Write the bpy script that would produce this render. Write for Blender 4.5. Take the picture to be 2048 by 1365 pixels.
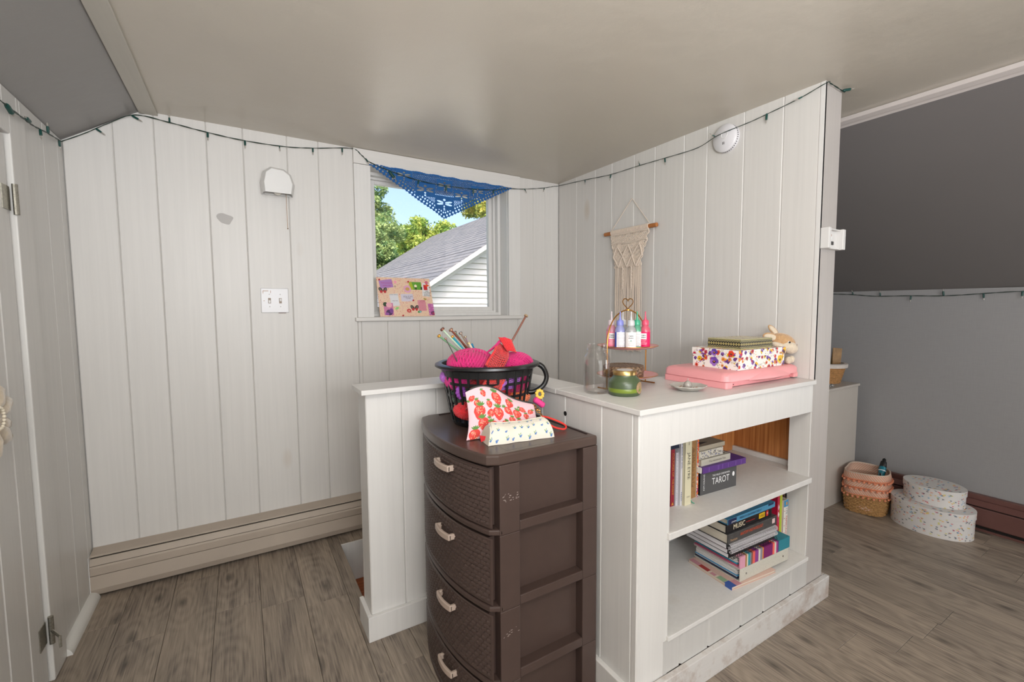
import bpy, bmesh, math, random
import numpy as np
from math import pi, sin, cos, radians
from mathutils import Vector, Matrix
random.seed(7)
S = bpy.context.scene
for o in list(bpy.data.objects): bpy.data.objects.remove(o)

# ------------------------------------------------------------------ camera
F_PX, YAW, PITCH, ROLL = 918.73, 0.578712, 0.0719923, 0.00219484
cam = bpy.data.cameras.new('camera'); co = bpy.data.objects.new('camera', cam)
S.collection.objects.link(co); S.camera = co
cam.sensor_fit = 'HORIZONTAL'; cam.sensor_width = 36; cam.lens = F_PX/2048*36
cam.shift_x = -(1082.37-1024)/2048; cam.shift_y = -(682.5-681.29)/2048
cam.clip_start = .02; cam.clip_end = 200
fw = Vector((sin(YAW)*cos(PITCH), cos(YAW)*cos(PITCH), -sin(PITCH)))
rt = Vector((cos(YAW), -sin(YAW), 0)); dn = fw.cross(rt)
r2 = rt*cos(ROLL)+dn*sin(ROLL); d2 = -rt*sin(ROLL)+dn*cos(ROLL)
co.matrix_world = Matrix(((r2.x, -d2.x, -fw.x, 0), (r2.y, -d2.y, -fw.y, 0), (r2.z, -d2.z, -fw.z, 1.2), (0, 0, 0, 1)))

# ------------------------------------------------------------------ light
S.view_settings.view_transform = 'Standard'; S.view_settings.look = 'None'
S.view_settings.gamma = 1; S.view_settings.exposure = 0.04; S.view_settings.use_curve_mapping = False
W = bpy.data.worlds.new('world'); S.world = W; W.use_nodes = True
nt = W.node_tree; nt.nodes.clear()
sky = nt.nodes.new('ShaderNodeTexSky'); sky.sky_type = 'NISHITA'; sky.sun_disc = False
sky.sun_elevation = radians(48); sky.sun_rotation = radians(200); sky.air_density = .8; sky.dust_density = 5.0; sky.ozone_density = 1.0
bg = nt.nodes.new('ShaderNodeBackground'); bg.inputs[1].default_value = 0.40
wo = nt.nodes.new('ShaderNodeOutputWorld')
nt.links.new(sky.outputs[0], bg.inputs[0]); nt.links.new(bg.outputs[0], wo.inputs[0])
def light(name, kind, loc, target, energy, color=(1, 1, 1), size=1., size_y=None):
    l = bpy.data.lights.new(name, kind); l.energy = energy; l.color = color
    if kind == 'AREA':
        l.size = size
        if size_y: l.shape = 'RECTANGLE'; l.size_y = size_y
    o = bpy.data.objects.new(name, l); S.collection.objects.link(o); o.location = loc
    o.rotation_euler = (Vector(target)-Vector(loc)).to_track_quat('-Z', 'Y').to_euler()
    return o
sun = light('sun', 'SUN', (0, 0, 10), (.62, 1.0, 10-1.75), 4.6, (1, .95, .86)); sun.data.angle = radians(.6)
light('rear_fill_light', 'AREA', (.25, -2.45, 1.25), (.7, 1.5, 1.35), 62, (.965, .985, 1.), 2.2, 1.3)  # soft fill added behind the camera; no window is there
light('ceiling_bounce_light', 'AREA', (.15, -.55, 1.35), (.25, -.15, 2.2), 47, (.975, .985, 1.), .7, .7)  # upward area light added to brighten the ceiling
light('right_fill_light', 'AREA', (3.15, -.45, 1.0), (-.5, 1.5, 1.1), 7, (.97, .985, 1.), .8, .8)  # unseen fill added at the right to lift the left wall
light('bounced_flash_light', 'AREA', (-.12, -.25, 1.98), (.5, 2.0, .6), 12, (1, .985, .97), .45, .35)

# ------------------------------------------------------------------ helpers
C = S.collection
OFF = {}
def rgb(h):
    c = [int(h[i:i+2], 16)/255 for i in (0, 2, 4)]
    return tuple(x/12.92 if x <= .04045 else ((x+.055)/1.055)**2.4 for x in c)
def tag(o, label=None, cat=None, group=None, kind=None):
    if label: o['label'] = label
    if cat: o['category'] = cat
    if group: o['group'] = group
    if kind: o['kind'] = kind
    return o
def thing(name, loc, label, cat, group=None):
    o = bpy.data.objects.new(name, None); C.objects.link(o); o.location = loc
    o.empty_display_size = .05
    OFF[o.name] = Vector(loc); return tag(o, label, cat, group)
class MB:
    def __init__(s): s.bm = bmesh.new(); s.mi = 0
    def _f(s, vs):
        try:
            f = s.bm.faces.new(vs); f.material_index = s.mi; return f
        except ValueError: return None
    def box(s, x0, x1, y0, y1, z0, z1, M=None):
        P = [Vector((x, y, z)) for z in (z0, z1) for y in (y0, y1) for x in (x0, x1)]
        if M is not None: P = [M @ p for p in P]
        v = [s.bm.verts.new(p) for p in P]
        for q in ((0, 2, 3, 1), (4, 5, 7, 6), (0, 1, 5, 4), (2, 6, 7, 3), (0, 4, 6, 2), (1, 3, 7, 5)): s._f([v[i] for i in q])
        return s
    def loft(s, rings, cap=True, closed=True):
        R = [[s.bm.verts.new(p) for p in r] for r in rings]
        n = len(R[0])
        for a, b in zip(R, R[1:]):
            for i in range(n if closed else n-1):
                s._f([a[i], a[(i+1) % n], b[(i+1) % n], b[i]])
        if cap and closed:
            s._f(R[0][::-1]); s._f(R[-1])
        return s
    def prism(s, pts, fn, a, b):
        """pts: 2D outline, fn(u,v,w)->xyz"""
        return s.loft([[fn(u, v, a) for u, v in pts], [fn(u, v, b) for u, v in pts]])
    def tube(s, path, r, n=8, cap=True, closed=False):
        P = [Vector(p) for p in path]; m = len(P)
        rings = []; up = None
        for i in range(m):
            if closed: t = P[(i+1) % m]-P[i-1]
            else: t = P[min(i+1, m-1)]-P[max(i-1, 0)]
            if t.length < 1e-9: t = Vector((0, 0, 1))
            t.normalize()
            if up is None:
                up = Vector((0, 0, 1)) if abs(t.z) < .9 else Vector((1, 0, 0))
            a = (up-t*up.dot(t))
            if a.length < 1e-6: a = t.orthogonal()
            a.normalize(); b = t.cross(a); up = a
            rr = r[i] if hasattr(r, '__len__') else r
            rings.append([P[i]+a*cos(2*pi*k/n)*rr+b*sin(2*pi*k/n)*rr for k in range(n)])
        if closed: rings.append(rings[0]); return s.loft(rings, False)
        return s.loft(rings, cap)
    def lathe(s, prof, c=(0, 0, 0), n=32, cap=True, sx=1, sy=1, wob=None):
        rings = [[(c[0]+r*sx*cos(2*pi*k/n)*(wob(k/n, z) if wob else 1), c[1]+r*sy*sin(2*pi*k/n)*(wob(k/n, z) if wob else 1), c[2]+z) for k in range(n)] for r, z in prof]
        return s.loft(rings, cap)
    def ell(s, c, r, M=None, nu=20, nv=12, fn=None):
        rings = []
        for j in range(nv+1):
            t = -pi/2+pi*j/nv; t = max(min(t, pi/2-.02), -pi/2+.02)
            ring = []
            for i in range(nu):
                u = 2*pi*i/nu; d = Vector((cos(t)*cos(u), cos(t)*sin(u), sin(t)))
                k = fn(d) if fn else 1
                p = Vector((d.x*r[0], d.y*r[1], d.z*r[2]))*k
                if M is not None: p = M @ p
                ring.append(Vector(c)+p)
            rings.append(ring)
        return s.loft(rings, True)
    def build(s, name, mat, parent=None, loc=None, smooth=False, bevel=0, seg=2, label=None, mods=None, kind=None):
        bm = s.bm
        off = OFF[parent.name] if parent is not None else Vector(loc or (0, 0, 0))
        bmesh.ops.recalc_face_normals(bm, faces=bm.faces[:])
        for v in bm.verts: v.co -= off
        me = bpy.data.meshes.new(name); bm.to_mesh(me); bm.free()
        for m in (mat if isinstance(mat, (list, tuple)) else [mat]): me.materials.append(m)
        o = bpy.data.objects.new(name, me); C.objects.link(o)
        if parent is not None: o.parent = parent
        else: o.location = off
        OFF[o.name] = off.copy()
        if smooth:
            me.polygons.foreach_set('use_smooth', [True]*len(me.polygons))
            try: me.set_sharp_from_angle(angle=radians(42))
            except Exception: pass
        if bevel:
            b = o.modifiers.new('bevel', 'BEVEL'); b.width = bevel; b.segments = seg; b.limit_method = 'ANGLE'; b.angle_limit = radians(40)
            try: b.harden_normals = False
            except Exception: pass
        if label: o['label'] = label
        if kind: o['kind'] = kind
        return o
def rot(ax, a): return Matrix.Rotation(a, 4, ax)
def copy_tree(o, loc=None):
    c = o.copy(); C.objects.link(c)
    if loc is not None: c.location = loc
    for ch in list(o.children):
        d = ch.copy(); C.objects.link(d); d.parent = c
        for g in list(ch.children):
            e = g.copy(); C.objects.link(e); e.parent = d
    return c

# ------------------------------------------------------------------ materials
def nodes(m):
    m.use_nodes = True; return m.node_tree, m.node_tree.nodes['Principled BSDF']
def N(t, k, **kw):
    n = t.nodes.new(k)
    for a, b in kw.items():
        if a in n.inputs: n.inputs[a].default_value = b
        else: setattr(n, a, b)
    return n
def plain(name, col, rough=.5, metal=0, spec=.5, noise=.0, scale=40, bump=0, coat=0, trans=0, ior=1.45, sheen=0, emit=0, stretch=(1, 1, 1)):
    m = bpy.data.materials.new(name); t, b = nodes(m)
    c = rgb(col) if isinstance(col, str) else col
    b.inputs['Base Color'].default_value = (*c, 1); b.inputs['Roughness'].default_value = rough
    b.inputs['Metallic'].default_value = metal; b.inputs['Specular IOR Level'].default_value = spec
    b.inputs['Coat Weight'].default_value = coat; b.inputs['Coat Roughness'].default_value = .15
    b.inputs['Transmission Weight'].default_value = trans; b.inputs['IOR'].default_value = ior
    b.inputs['Sheen Weight'].default_value = sheen
    if noise or bump:
        tc = N(t, 'ShaderNodeTexCoord'); mp = N(t, 'ShaderNodeMapping'); mp.inputs['Scale'].default_value = stretch
        t.links.new(tc.outputs['Object'], mp.inputs[0])
        nz = N(t, 'ShaderNodeTexNoise', Scale=scale, Detail=5.); t.links.new(mp.outputs[0], nz.inputs['Vector'])
        if noise:
            r = N(t, 'ShaderNodeValToRGB')
            r.color_ramp.elements[0].position = .3; r.color_ramp.elements[1].position = .7
            r.color_ramp.elements[0].color = (*[x*(1-noise) for x in c], 1); r.color_ramp.elements[1].color = (*[min(1, x*(1+noise*.6)) for x in c], 1)
            t.links.new(nz.outputs['Fac'], r.inputs[0]); t.links.new(r.outputs[0], b.inputs['Base Color'])
        if bump:
            bp = N(t, 'ShaderNodeBump', Strength=bump, Distance=.003); t.links.new(nz.outputs['Fac'], bp.inputs['Height']); t.links.new(bp.outputs[0], b.inputs['Normal'])
    return m
def painted_wood(name, col, knots='b79f80', kamt=.35, rough=.42, axis='z', chips=0):
    """white-painted boards: brushed grain, faint knots bleeding through"""
    m = bpy.data.materials.new(name); t, b = nodes(m); L = t.links.new
    c = rgb(col); b.inputs['Roughness'].default_value = rough
    tc = N(t, 'ShaderNodeTexCoord'); oi = N(t, 'ShaderNodeObjectInfo')
    sc = {'z': (60, 60, 1.6), 'x': (1.6, 60, 60), 'y': (60, 1.6, 60)}[axis]
    ks = {'z': (5, 5, 2.2), 'x': (2.2, 5, 5), 'y': (5, 2.2, 5)}[axis]
    ad = N(t, 'ShaderNodeVectorMath', operation='ADD'); cx = N(t, 'ShaderNodeCombineXYZ')
    ml = N(t, 'ShaderNodeMath', operation='MULTIPLY'); ml.inputs[1].default_value = 7.3
    L(oi.outputs['Random'], ml.inputs[0]); L(ml.outputs[0], cx.inputs[2]); L(tc.outputs['Object'], ad.inputs[0]); L(cx.outputs[0], ad.inputs[1])
    mp = N(t, 'ShaderNodeMapping'); mp.inputs['Scale'].default_value = sc; L(ad.outputs[0], mp.inputs[0])
    nz = N(t, 'ShaderNodeTexNoise', Scale=1., Detail=6., Roughness=.6); L(mp.outputs[0], nz.inputs['Vector'])
    r = N(t, 'ShaderNodeValToRGB'); r.color_ramp.elements[0].position = .25; r.color_ramp.elements[1].position = .75
    r.color_ramp.elements[0].color = (*[x*.945 for x in c], 1); r.color_ramp.elements[1].color = (*[min(1, x*1.03) for x in c], 1)
    L(nz.outputs['Fac'], r.inputs[0])
    mk = N(t, 'ShaderNodeMapping'); mk.inputs['Scale'].default_value = ks; L(ad.outputs[0], mk.inputs[0])
    vo = N(t, 'ShaderNodeTexVoronoi', Scale=1.); L(mk.outputs[0], vo.inputs['Vector'])
    kr = N(t, 'ShaderNodeValToRGB'); e = kr.color_ramp.elements
    e[0].position = .02; e[0].color = (kamt, kamt, kamt, 1); e[1].position = .17; e[1].color = (0, 0, 0, 1)
    x = kr.color_ramp.elements.new(.11); x.color = (kamt*.55,)*3+(1,)
    L(vo.outputs['Distance'], kr.inputs[0])
    gate = N(t, 'ShaderNodeMath', operation='GREATER_THAN'); gate.inputs[1].default_value = .72
    L(vo.outputs['Color'], gate.inputs[0])
    km = N(t, 'ShaderNodeMath', operation='MULTIPLY'); L(kr.outputs[0], km.inputs[0]); L(gate.outputs[0], km.inputs[1])
    mx = N(t, 'ShaderNodeMixRGB'); L(km.outputs[0], mx.inputs[0]); L(r.outputs[0], mx.inputs[1]); mx.inputs[2].default_value = (*rgb(knots), 1)
    last = mx
    if chips:
        n2 = N(t, 'ShaderNodeTexNoise', Scale=9., Detail=8., Roughness=.7); L(ad.outputs[0], n2.inputs['Vector'])
        cr = N(t, 'ShaderNodeValToRGB'); cr.color_ramp.elements[0].position = .47; cr.color_ramp.elements[1].position = .66
        cr.color_ramp.elements[0].color = (0, 0, 0, 1); cr.color_ramp.elements[1].color = (chips,)*3+(1,)
        L(n2.outputs['Fac'], cr.inputs[0]); m2 = N(t, 'ShaderNodeMixRGB'); L(cr.outputs[0], m2.inputs[0]); L(mx.outputs[0], m2.inputs[1]); m2.inputs[2].default_value = (*rgb('a48f82'), 1); last = m2
    L(last.outputs[0], b.inputs['Base Color'])
    bp = N(t, 'ShaderNodeBump', Strength=.25, Distance=.001); L(nz.outputs['Fac'], bp.inputs['Height']); L(bp.outputs[0], b.inputs['Normal'])
    return m
def ceil_paint(name, col, rough):
    m = bpy.data.materials.new(name); t, b = nodes(m); L = t.links.new; c = rgb(col)
    b.inputs['Base Color'].default_value = (*c, 1); b.inputs['Roughness'].default_value = rough
    tc = N(t, 'ShaderNodeTexCoord'); n1 = N(t, 'ShaderNodeTexNoise', Scale=2.2, Detail=4.); n2 = N(t, 'ShaderNodeTexNoise', Scale=130., Detail=3.)
    L(tc.outputs['Object'], n1.inputs['Vector']); L(tc.outputs['Object'], n2.inputs['Vector'])
    b1 = N(t, 'ShaderNodeBump', Strength=.5, Distance=.02); b2 = N(t, 'ShaderNodeBump', Strength=.12, Distance=.002)
    L(n1.outputs['Fac'], b1.inputs['Height']); L(n2.outputs['Fac'], b2.inputs['Height']); L(b1.outputs[0], b2.inputs['Normal']); L(b2.outputs[0], b.inputs['Normal'])
    return m
def linen_paint(name, col):
    m = bpy.data.materials.new(name); t, b = nodes(m); L = t.links.new; c = rgb(col)
    b.inputs['Roughness'].default_value = .5
    tc = N(t, 'ShaderNodeTexCoord'); out = []
    for sc in ((900, 30, 900), (900, 900, 30)):
        mp = N(t, 'ShaderNodeMapping'); mp.inputs['Scale'].default_value = sc; L(tc.outputs['Object'], mp.inputs[0])
        nz = N(t, 'ShaderNodeTexNoise', Scale=.5, Detail=3.); L(mp.outputs[0], nz.inputs['Vector']); out.append(nz)
    ad = N(t, 'ShaderNodeMath', operation='ADD'); L(out[0].outputs['Fac'], ad.inputs[0]); L(out[1].outputs['Fac'], ad.inputs[1])
    r = N(t, 'ShaderNodeValToRGB'); r.color_ramp.elements[0].position = .7; r.color_ramp.elements[1].position = 1.
    r.color_ramp.elements[0].color = (*[x*.97 for x in c], 1); r.color_ramp.elements[1].color = (*[x*1.03 for x in c], 1)
    hv = N(t, 'ShaderNodeMath', operation='MULTIPLY'); hv.inputs[1].default_value = .85
    L(ad.outputs[0], hv.inputs[0]); L(hv.outputs[0], r.inputs[0]); L(r.outputs[0], b.inputs['Base Color'])
    bp = N(t, 'ShaderNodeBump', Strength=.15, Distance=.001); L(ad.outputs[0], bp.inputs['Height']); L(bp.outputs[0], b.inputs['Normal'])
    return m
def floor_wood(name):
    m = bpy.data.materials.new(name); t, b = nodes(m); L = t.links.new
    tc = N(t, 'ShaderNodeTexCoord'); oi = N(t, 'ShaderNodeObjectInfo')
    cx = N(t, 'ShaderNodeCombineXYZ'); ml = N(t, 'ShaderNodeMath', operation='MULTIPLY'); ml.inputs[1].default_value = 37.
    L(oi.outputs['Random'], ml.inputs[0]); L(ml.outputs[0], cx.inputs[0]); L(ml.outputs[0], cx.inputs[1])
    ad = N(t, 'ShaderNodeVectorMath', operation='ADD'); L(tc.outputs['Object'], ad.inputs[0]); L(cx.outputs[0], ad.inputs[1])
    # knots warp the grain
    mk = N(t, 'ShaderNodeMapping'); mk.inputs['Scale'].default_value = (6.5, 2.6, 1); L(ad.outputs[0], mk.inputs[0])
    vo = N(t, 'ShaderNodeTexVoronoi', Scale=1.); vo.voronoi_dimensions = '2D'; L(mk.outputs[0], vo.inputs['Vector'])
    mg = N(t, 'ShaderNodeMapping'); mg.inputs['Scale'].default_value = (7, .8, 1); L(ad.outputs[0], mg.inputs[0])
    n0 = N(t, 'ShaderNodeTexNoise', Scale=1., Detail=2.); L(mg.outputs[0], n0.inputs['Vector'])
    kk = N(t, 'ShaderNodeMapRange'); kk.inputs['From Min'].default_value = 0; kk.inputs['From Max'].default_value = .55; kk.inputs['To Min'].default_value = .9; kk.inputs['To Max'].default_value = 0
    L(vo.outputs['Distance'], kk.inputs['Value'])
    sm = N(t, 'ShaderNodeMath', operation='ADD'); L(n0.outputs['Fac'], sm.inputs[0]); L(kk.outputs[0], sm.inputs[1])
    rg = N(t, 'ShaderNodeMath', operation='MULTIPLY'); rg.inputs[1].default_value = 24.; L(sm.outputs[0], rg.inputs[0])
    sn = N(t, 'ShaderNodeMath', operation='SINE'); L(rg.outputs[0], sn.inputs[0])
    mf = N(t, 'ShaderNodeMapping'); mf.inputs['Scale'].default_value = (170, 5, 1); L(ad.outputs[0], mf.inputs[0])
    nf = N(t, 'ShaderNodeTexNoise', Scale=1., Detail=5., Roughness=.65); L(mf.outputs[0], nf.inputs['Vector'])
    a1 = N(t, 'ShaderNodeMath', operation='MULTIPLY_ADD'); a1.inputs[1].default_value = .045; L(sn.outputs[0], a1.inputs[0]); L(nf.outputs['Fac'], a1.inputs[2])
    nb = N(t, 'ShaderNodeTexNoise', Scale=1., Detail=3.); mb = N(t, 'ShaderNodeMapping'); mb.inputs['Scale'].default_value = (14, 1.6, 1); L(ad.outputs[0], mb.inputs[0]); L(mb.outputs[0], nb.inputs['Vector'])
    a2 = N(t, 'ShaderNodeMath', operation='MULTIPLY_ADD'); a2.inputs[1].default_value = .55; L(nb.outputs['Fac'], a2.inputs[0]); L(a1.outputs[0], a2.inputs[2])
    r = N(t, 'ShaderNodeValToRGB'); e = r.color_ramp.elements
    e[0].position = .52; e[0].color = (*rgb('5a4f47'), 1); e[1].position = 1.; e[1].color = (*rgb('a99989'), 1)
    q = e.new(.68); q.color = (*rgb('81756a'), 1); q = e.new(.8); q.color = (*rgb('938678'), 1)
    L(a2.outputs[0], r.inputs[0])
    kd = N(t, 'ShaderNodeValToRGB'); e = kd.color_ramp.elements; e[0].position = .02; e[0].color = (.75,)*3+(1,); e[1].position = .15; e[1].color = (0, 0, 0, 1)
    nk = N(t, 'ShaderNodeMath', operation='MULTIPLY_ADD'); nk.inputs[1].default_value = .12; L(nf.outputs['Fac'], nk.inputs[0]); L(vo.outputs['Distance'], nk.inputs[2])
    sb = N(t, 'ShaderNodeMath', operation='SUBTRACT'); sb.inputs[1].default_value = .05; L(nk.outputs[0], sb.inputs[0]); L(sb.outputs[0], kd.inputs[0])
    gt = N(t, 'ShaderNodeMath', operation='GREATER_THAN'); gt.inputs[1].default_value = .45; L(vo.outputs['Color'], gt.inputs[0])
    km = N(t, 'ShaderNodeMath', operation='MULTIPLY'); L(kd.outputs[0], km.inputs[0]); L(gt.outputs[0], km.inputs[1])
    mx = N(t, 'ShaderNodeMixRGB'); L(km.outputs[0], mx.inputs[0]); L(r.outputs[0], mx.inputs[1]); mx.inputs[2].default_value = (*rgb('3a332e'), 1)
    hs = N(t, 'ShaderNodeHueSaturation'); mr = N(t, 'ShaderNodeMapRange'); mr.inputs['To Min'].default_value = .9; mr.inputs['To Max'].default_value = 1.1
    L(oi.outputs['Random'], mr.inputs['Value']); L(mr.outputs[0], hs.inputs['Value']); L(mx.outputs[0], hs.inputs['Color'])
    L(hs.outputs[0], b.inputs['Base Color']); b.inputs['Roughness'].default_value = .42
    bp = N(t, 'ShaderNodeBump', Strength=.2, Distance=.001); L(nf.outputs['Fac'], bp.inputs['Height']); L(bp.outputs[0], b.inputs['Normal'])
    return m
def grain_wood(name, c1, c2, axis='z', rough=.5, scale=1.):
    m = bpy.data.materials.new(name); t, b = nodes(m); L = t.links.new
    tc = N(t, 'ShaderNodeTexCoord'); mp = N(t, 'ShaderNodeMapping')
    mp.inputs['Scale'].default_value = [v*scale for v in {'z': (90, 90, 3), 'x': (3, 90, 90), 'y': (90, 3, 90)}[axis]]
    L(tc.outputs['Object'], mp.inputs[0]); nz = N(t, 'ShaderNodeTexNoise', Scale=1., Detail=4.); L(mp.outputs[0], nz.inputs['Vector'])
    r = N(t, 'ShaderNodeValToRGB'); r.color_ramp.elements[0].position = .3; r.color_ramp.elements[1].position = .7
    r.color_ramp.elements[0].color = (*rgb(c1), 1); r.color_ramp.elements[1].color = (*rgb(c2), 1)
    L(nz.outputs['Fac'], r.inputs[0]); L(r.outputs[0], b.inputs['Base Color']); b.inputs['Roughness'].default_value = rough
    return m
def attr_mat(name, rough=.6, bump=0, scale=300, sheen=0, spec=.4):
    m = bpy.data.materials.new(name); t, b = nodes(m)
    a = N(t, 'ShaderNodeAttribute', attribute_name='Col'); t.links.new(a.outputs['Color'], b.inputs['Base Color'])
    b.inputs['Roughness'].default_value = rough; b.inputs['Sheen Weight'].default_value = sheen; b.inputs['Specular IOR Level'].default_value = spec
    if bump:
        tc = N(t, 'ShaderNodeTexCoord'); nz = N(t, 'ShaderNodeTexNoise', Scale=scale, Detail=2.); t.links.new(tc.outputs['Object'], nz.inputs['Vector'])
        bp = N(t, 'ShaderNodeBump', Strength=bump, Distance=.002); t.links.new(nz.outputs['Fac'], bp.inputs['Height']); t.links.new(bp.outputs[0], b.inputs['Normal'])
    return m
WHITE = painted_wood('white_painted_board', 'd6d3cf')
WHITE2 = painted_wood('white_painted_partition', 'dcdad7', kamt=.12)
WHITEX = painted_wood('white_painted_trim', 'dad7d3', kamt=.25, axis='x')
WORN = painted_wood('worn_white_plinth', 'd2cfcc', kamt=.1, axis='x', chips=.85)
LEFTW = painted_wood('grey_white_board', 'd4d2ce', kamt=.15, rough=.35)
CEIL = ceil_paint('beige_satin_ceiling', 'c4bcaf', .3)
GREYC = ceil_paint('grey_satin_slope', '8a8784', .38)
KNEE = linen_paint('grey_linen_wall', '9a999a')
FLOOR = floor_wood('grey_oak_laminate')
STAIR = grain_wood('orange_stair_wood', '7e3d18', 'a95a2b', 'x')
ORANGE = grain_wood('varnished_fir', 'a35f2f', 'd29257', 'z', .35)
HEAT = plain('taupe_heater_paint', 'b3a698', .45, noise=.05, scale=8)
BROWN = plain('chestnut_brown_paint', '6a4843', .35, noise=.06, scale=10)
DARK = plain('dark_gap', '16120f', .8)
SHELL = plain('outer_shell', 'a09a92', .8)
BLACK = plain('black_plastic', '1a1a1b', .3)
GOLD = plain('brass_wire', 'c08a45', .28, metal=1)
PLASTIC = plain('white_plastic', 'd8d6d4', .35)

# ------------------------------------------------------------------ setting
XL, YA, ZC, XB, YF, XK = -.565, 2.6055, 2.034, 1.8455, .898, 3.316
YN = -2.6
SLX, SLZ = -.322, 1.862      # left slope runs from (XL, SLZ) to (SLX, ZC)
def slope_z(x): return min(ZC, SLZ+(x-XL)*(ZC-SLZ)/(SLX-XL))
def struct(o): o['kind'] = 'structure'; return o
def board(parent, axis, a, b, z0, z1a, z1b, face, back, mat=WHITE, ch=.0035, name='board'):
    """one tongue-and-groove board; face = front plane, back = rear plane"""
    s = 1 if back > face else -1; g = .0002
    a += g; b -= g
    pts = [(a+ch, face), (b-ch, face), (b, face+s*ch), (b, back), (a, back), (a, face+s*ch)]
    mb = MB()
    def P(u, v, z): return (u, v, z) if axis == 'x' else (v, u, z)
    top = [z1a+(z1b-z1a)*(u-a)/(b-a) for u, v in pts]
    mb.loft([[P(u, v, z0) for u, v in pts], [P(u, v, t) for (u, v), t in zip(pts, top)]])
    return mb.build(name, mat, parent)

# floor
def rect_minus(r, h):
    x0, x1, y0, y1 = r; a, b, c, d = h
    if a >= x1 or b <= x0 or c >= y1 or d <= y0: return [r]
    out = []
    if a > x0: out.append((x0, a, y0, y1)); x0 = a
    if b < x1: out.append((b, x1, y0, y1)); x1 = b
    if c > y0: out.append((x0, x1, y0, c))
    if d < y1: out.append((x0, x1, d, y1))
    return out
HOLE = (.3785, 1.9, 1.72, 2.445)
mb = MB()
for r in rect_minus((XL, XK, YN, YA), HOLE): mb.box(*r, -.12, -.0085)
floor = struct(mb.build('floor', DARK, loc=(0, 0, 0)))
xs = [.328+.1527*k for k in range(-6, 20)]
rs = random.Random(4)
for i, x in enumerate(xs):
    x0, x1 = max(x, XL), min(x+.1527, XK)
    if x1-x0 < .005: continue
    y = {-3: 2.149-1.2*4, 0: 1.485-1.2*4, -1: 1.995-1.2*4}.get(round((x-.328)/.1527), -4+rs.random()*1.2)
    k = 0
    while y < YA:
        y0, y1 = max(y, YN), min(y+1.2, YA-.02); y += 1.2
        if y1-y0 < .01: continue
        mb = MB()
        for a, b, c, d in rect_minus((x0, x1, y0, y1), HOLE):
            if b-a > .003 and d-c > .003: mb.box(a+.0005, b-.0005, c+.0005, d-.0005, -.0085, 0)
        if len(mb.bm.verts): mb.build('floor_plank', FLOOR, floor, bevel=.0009, seg=1)
# stairwell
mb = MB(); mb.box(.3785, 1.84, 2.437, 2.4448, -1.6, -.0005)
struct(mb.build('wall_stairwell', WHITE2, loc=(1.1, 2.45, 0)))
struct(MB().box(.355, .3785, 1.79, 2.444, -1.6, -.13).build('wall_stair_side', WHITE2, loc=(.36, 2.1, -1)))
st = thing('staircase', (1., 2.1, -1.4), 'orange-brown wooden stair going down behind the half wall', 'stairs')
for k in range(6):
    z = -.2-k*.19
    MB().box(.381+k*.24, .3785+(k+1)*.24+.02, 1.785, 2.436, z-.03, z).build('tread', STAIR, st, bevel=.004)
    MB().box(.3785+(k+1)*.24-.02, .3785+(k+1)*.24, 1.785, 2.436, z-.19, z-.03).build('riser', WHITE2, st)

# back wall (window wall)
wall_back = MB(); 
for a, b, c, d in ((XL-.1, .602, -1.6, 2.2), (1.454, 2.0, -1.6, 2.2), (.602, 1.454, -1.6, 1.139), (.602, 1.454, 1.962, 2.2)):
    wall_back.box(a, b, YA+.0113, 2.82, c, d)
wall_back = struct(wall_back.build('wall_back', WHITE, loc=(0, YA, 0)))
E = [XL, -.413, -.28, -.098, .041, .222, .361, .527]
for a, b in zip(E, E[1:]):
    if a < SLX < b: board(wall_back, 'x', a, b, 0, slope_z(a), ZC, YA, YA+.011)
    else: board(wall_back, 'x', a, b, 0, slope_z(a), slope_z(b), YA, YA+.011)
E = [.527, .544, .684, .866, 1.002, 1.189, 1.327, 1.521, 1.533]
for a, b in zip(E, E[1:]): board(wall_back, 'x', a, b, 0, 1.13, 1.13, YA, YA+.011, ch=.0025 if b-a < .03 else .0035)
E = [1.533, 1.644, 1.737, XB]
for a, b in zip(E, E[1:]): board(wall_back, 'x', a, b, 0, ZC, ZC, YA, YA+.011)

# window
win = struct(thing('window_1', (1.03, 2.7, 1.15), None, None)); del win['kind']; win['kind'] = 'structure'
t_ = .018
MB().box(.525, .609, YA-t_, YA+.005, 1.148, 1.953).build('casing', WHITE2, win, bevel=.002)
MB().box(1.447, 1.533, YA-t_, YA+.005, 1.148, 1.953).build('casing', WHITE2, win, bevel=.002)
MB().box(.525, 1.533, YA-t_, YA+.005, 1.955, ZC-.001).build('header', WHITEX, win, bevel=.002)
MB().box(.512, 1.538, YA-.03, YA+.005, 1.127, 1.148).build('sill', WHITEX, win, bevel=.003)
MB().box(.611, 1.445, YA+.005, 2.80, 1.140, 1.149).build('stool', WHITEX, win, bevel=.001)
for x0, x1 in ((.603, .611), (1.445, 1.453)):
    MB().box(x0, x1, YA+.003, 2.82, 1.148, 1.953).build('jamb', WHITE2, win)
MB().box(.611, 1.445, YA+.003, 2.82, 1.953, 1.961).build('jamb', WHITEX, win)
for d, y0, y1 in ((.018, 2.70, 2.74), (.030, 2.74, 2.765)):
    for q in ((.611, .611+d, 1.149, 1.953), (1.445-d, 1.445, 1.149, 1.953), (.611+d, 1.445-d, 1.149, 1.149+d), (.611+d, 1.445-d, 1.953-d, 1.953)):
        MB().box(q[0], q[1], y0, y1, q[2], q[3]).build('stop', WHITE2, win, bevel=.002)
for q in ((.641, .670, 1.175, 1.925), (1.393, 1.42, 1.175, 1.925), (.670, 1.393, 1.175, 1.205), (.670, 1.393, 1.905, 1.925)):
    MB().box(q[0], q[1], 2.765, 2.80, q[2], q[3]).build('sash', WHITE2, win, bevel=.002)
mg = bpy.data.materials.new('window_glass'); t, b = nodes(mg)
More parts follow.
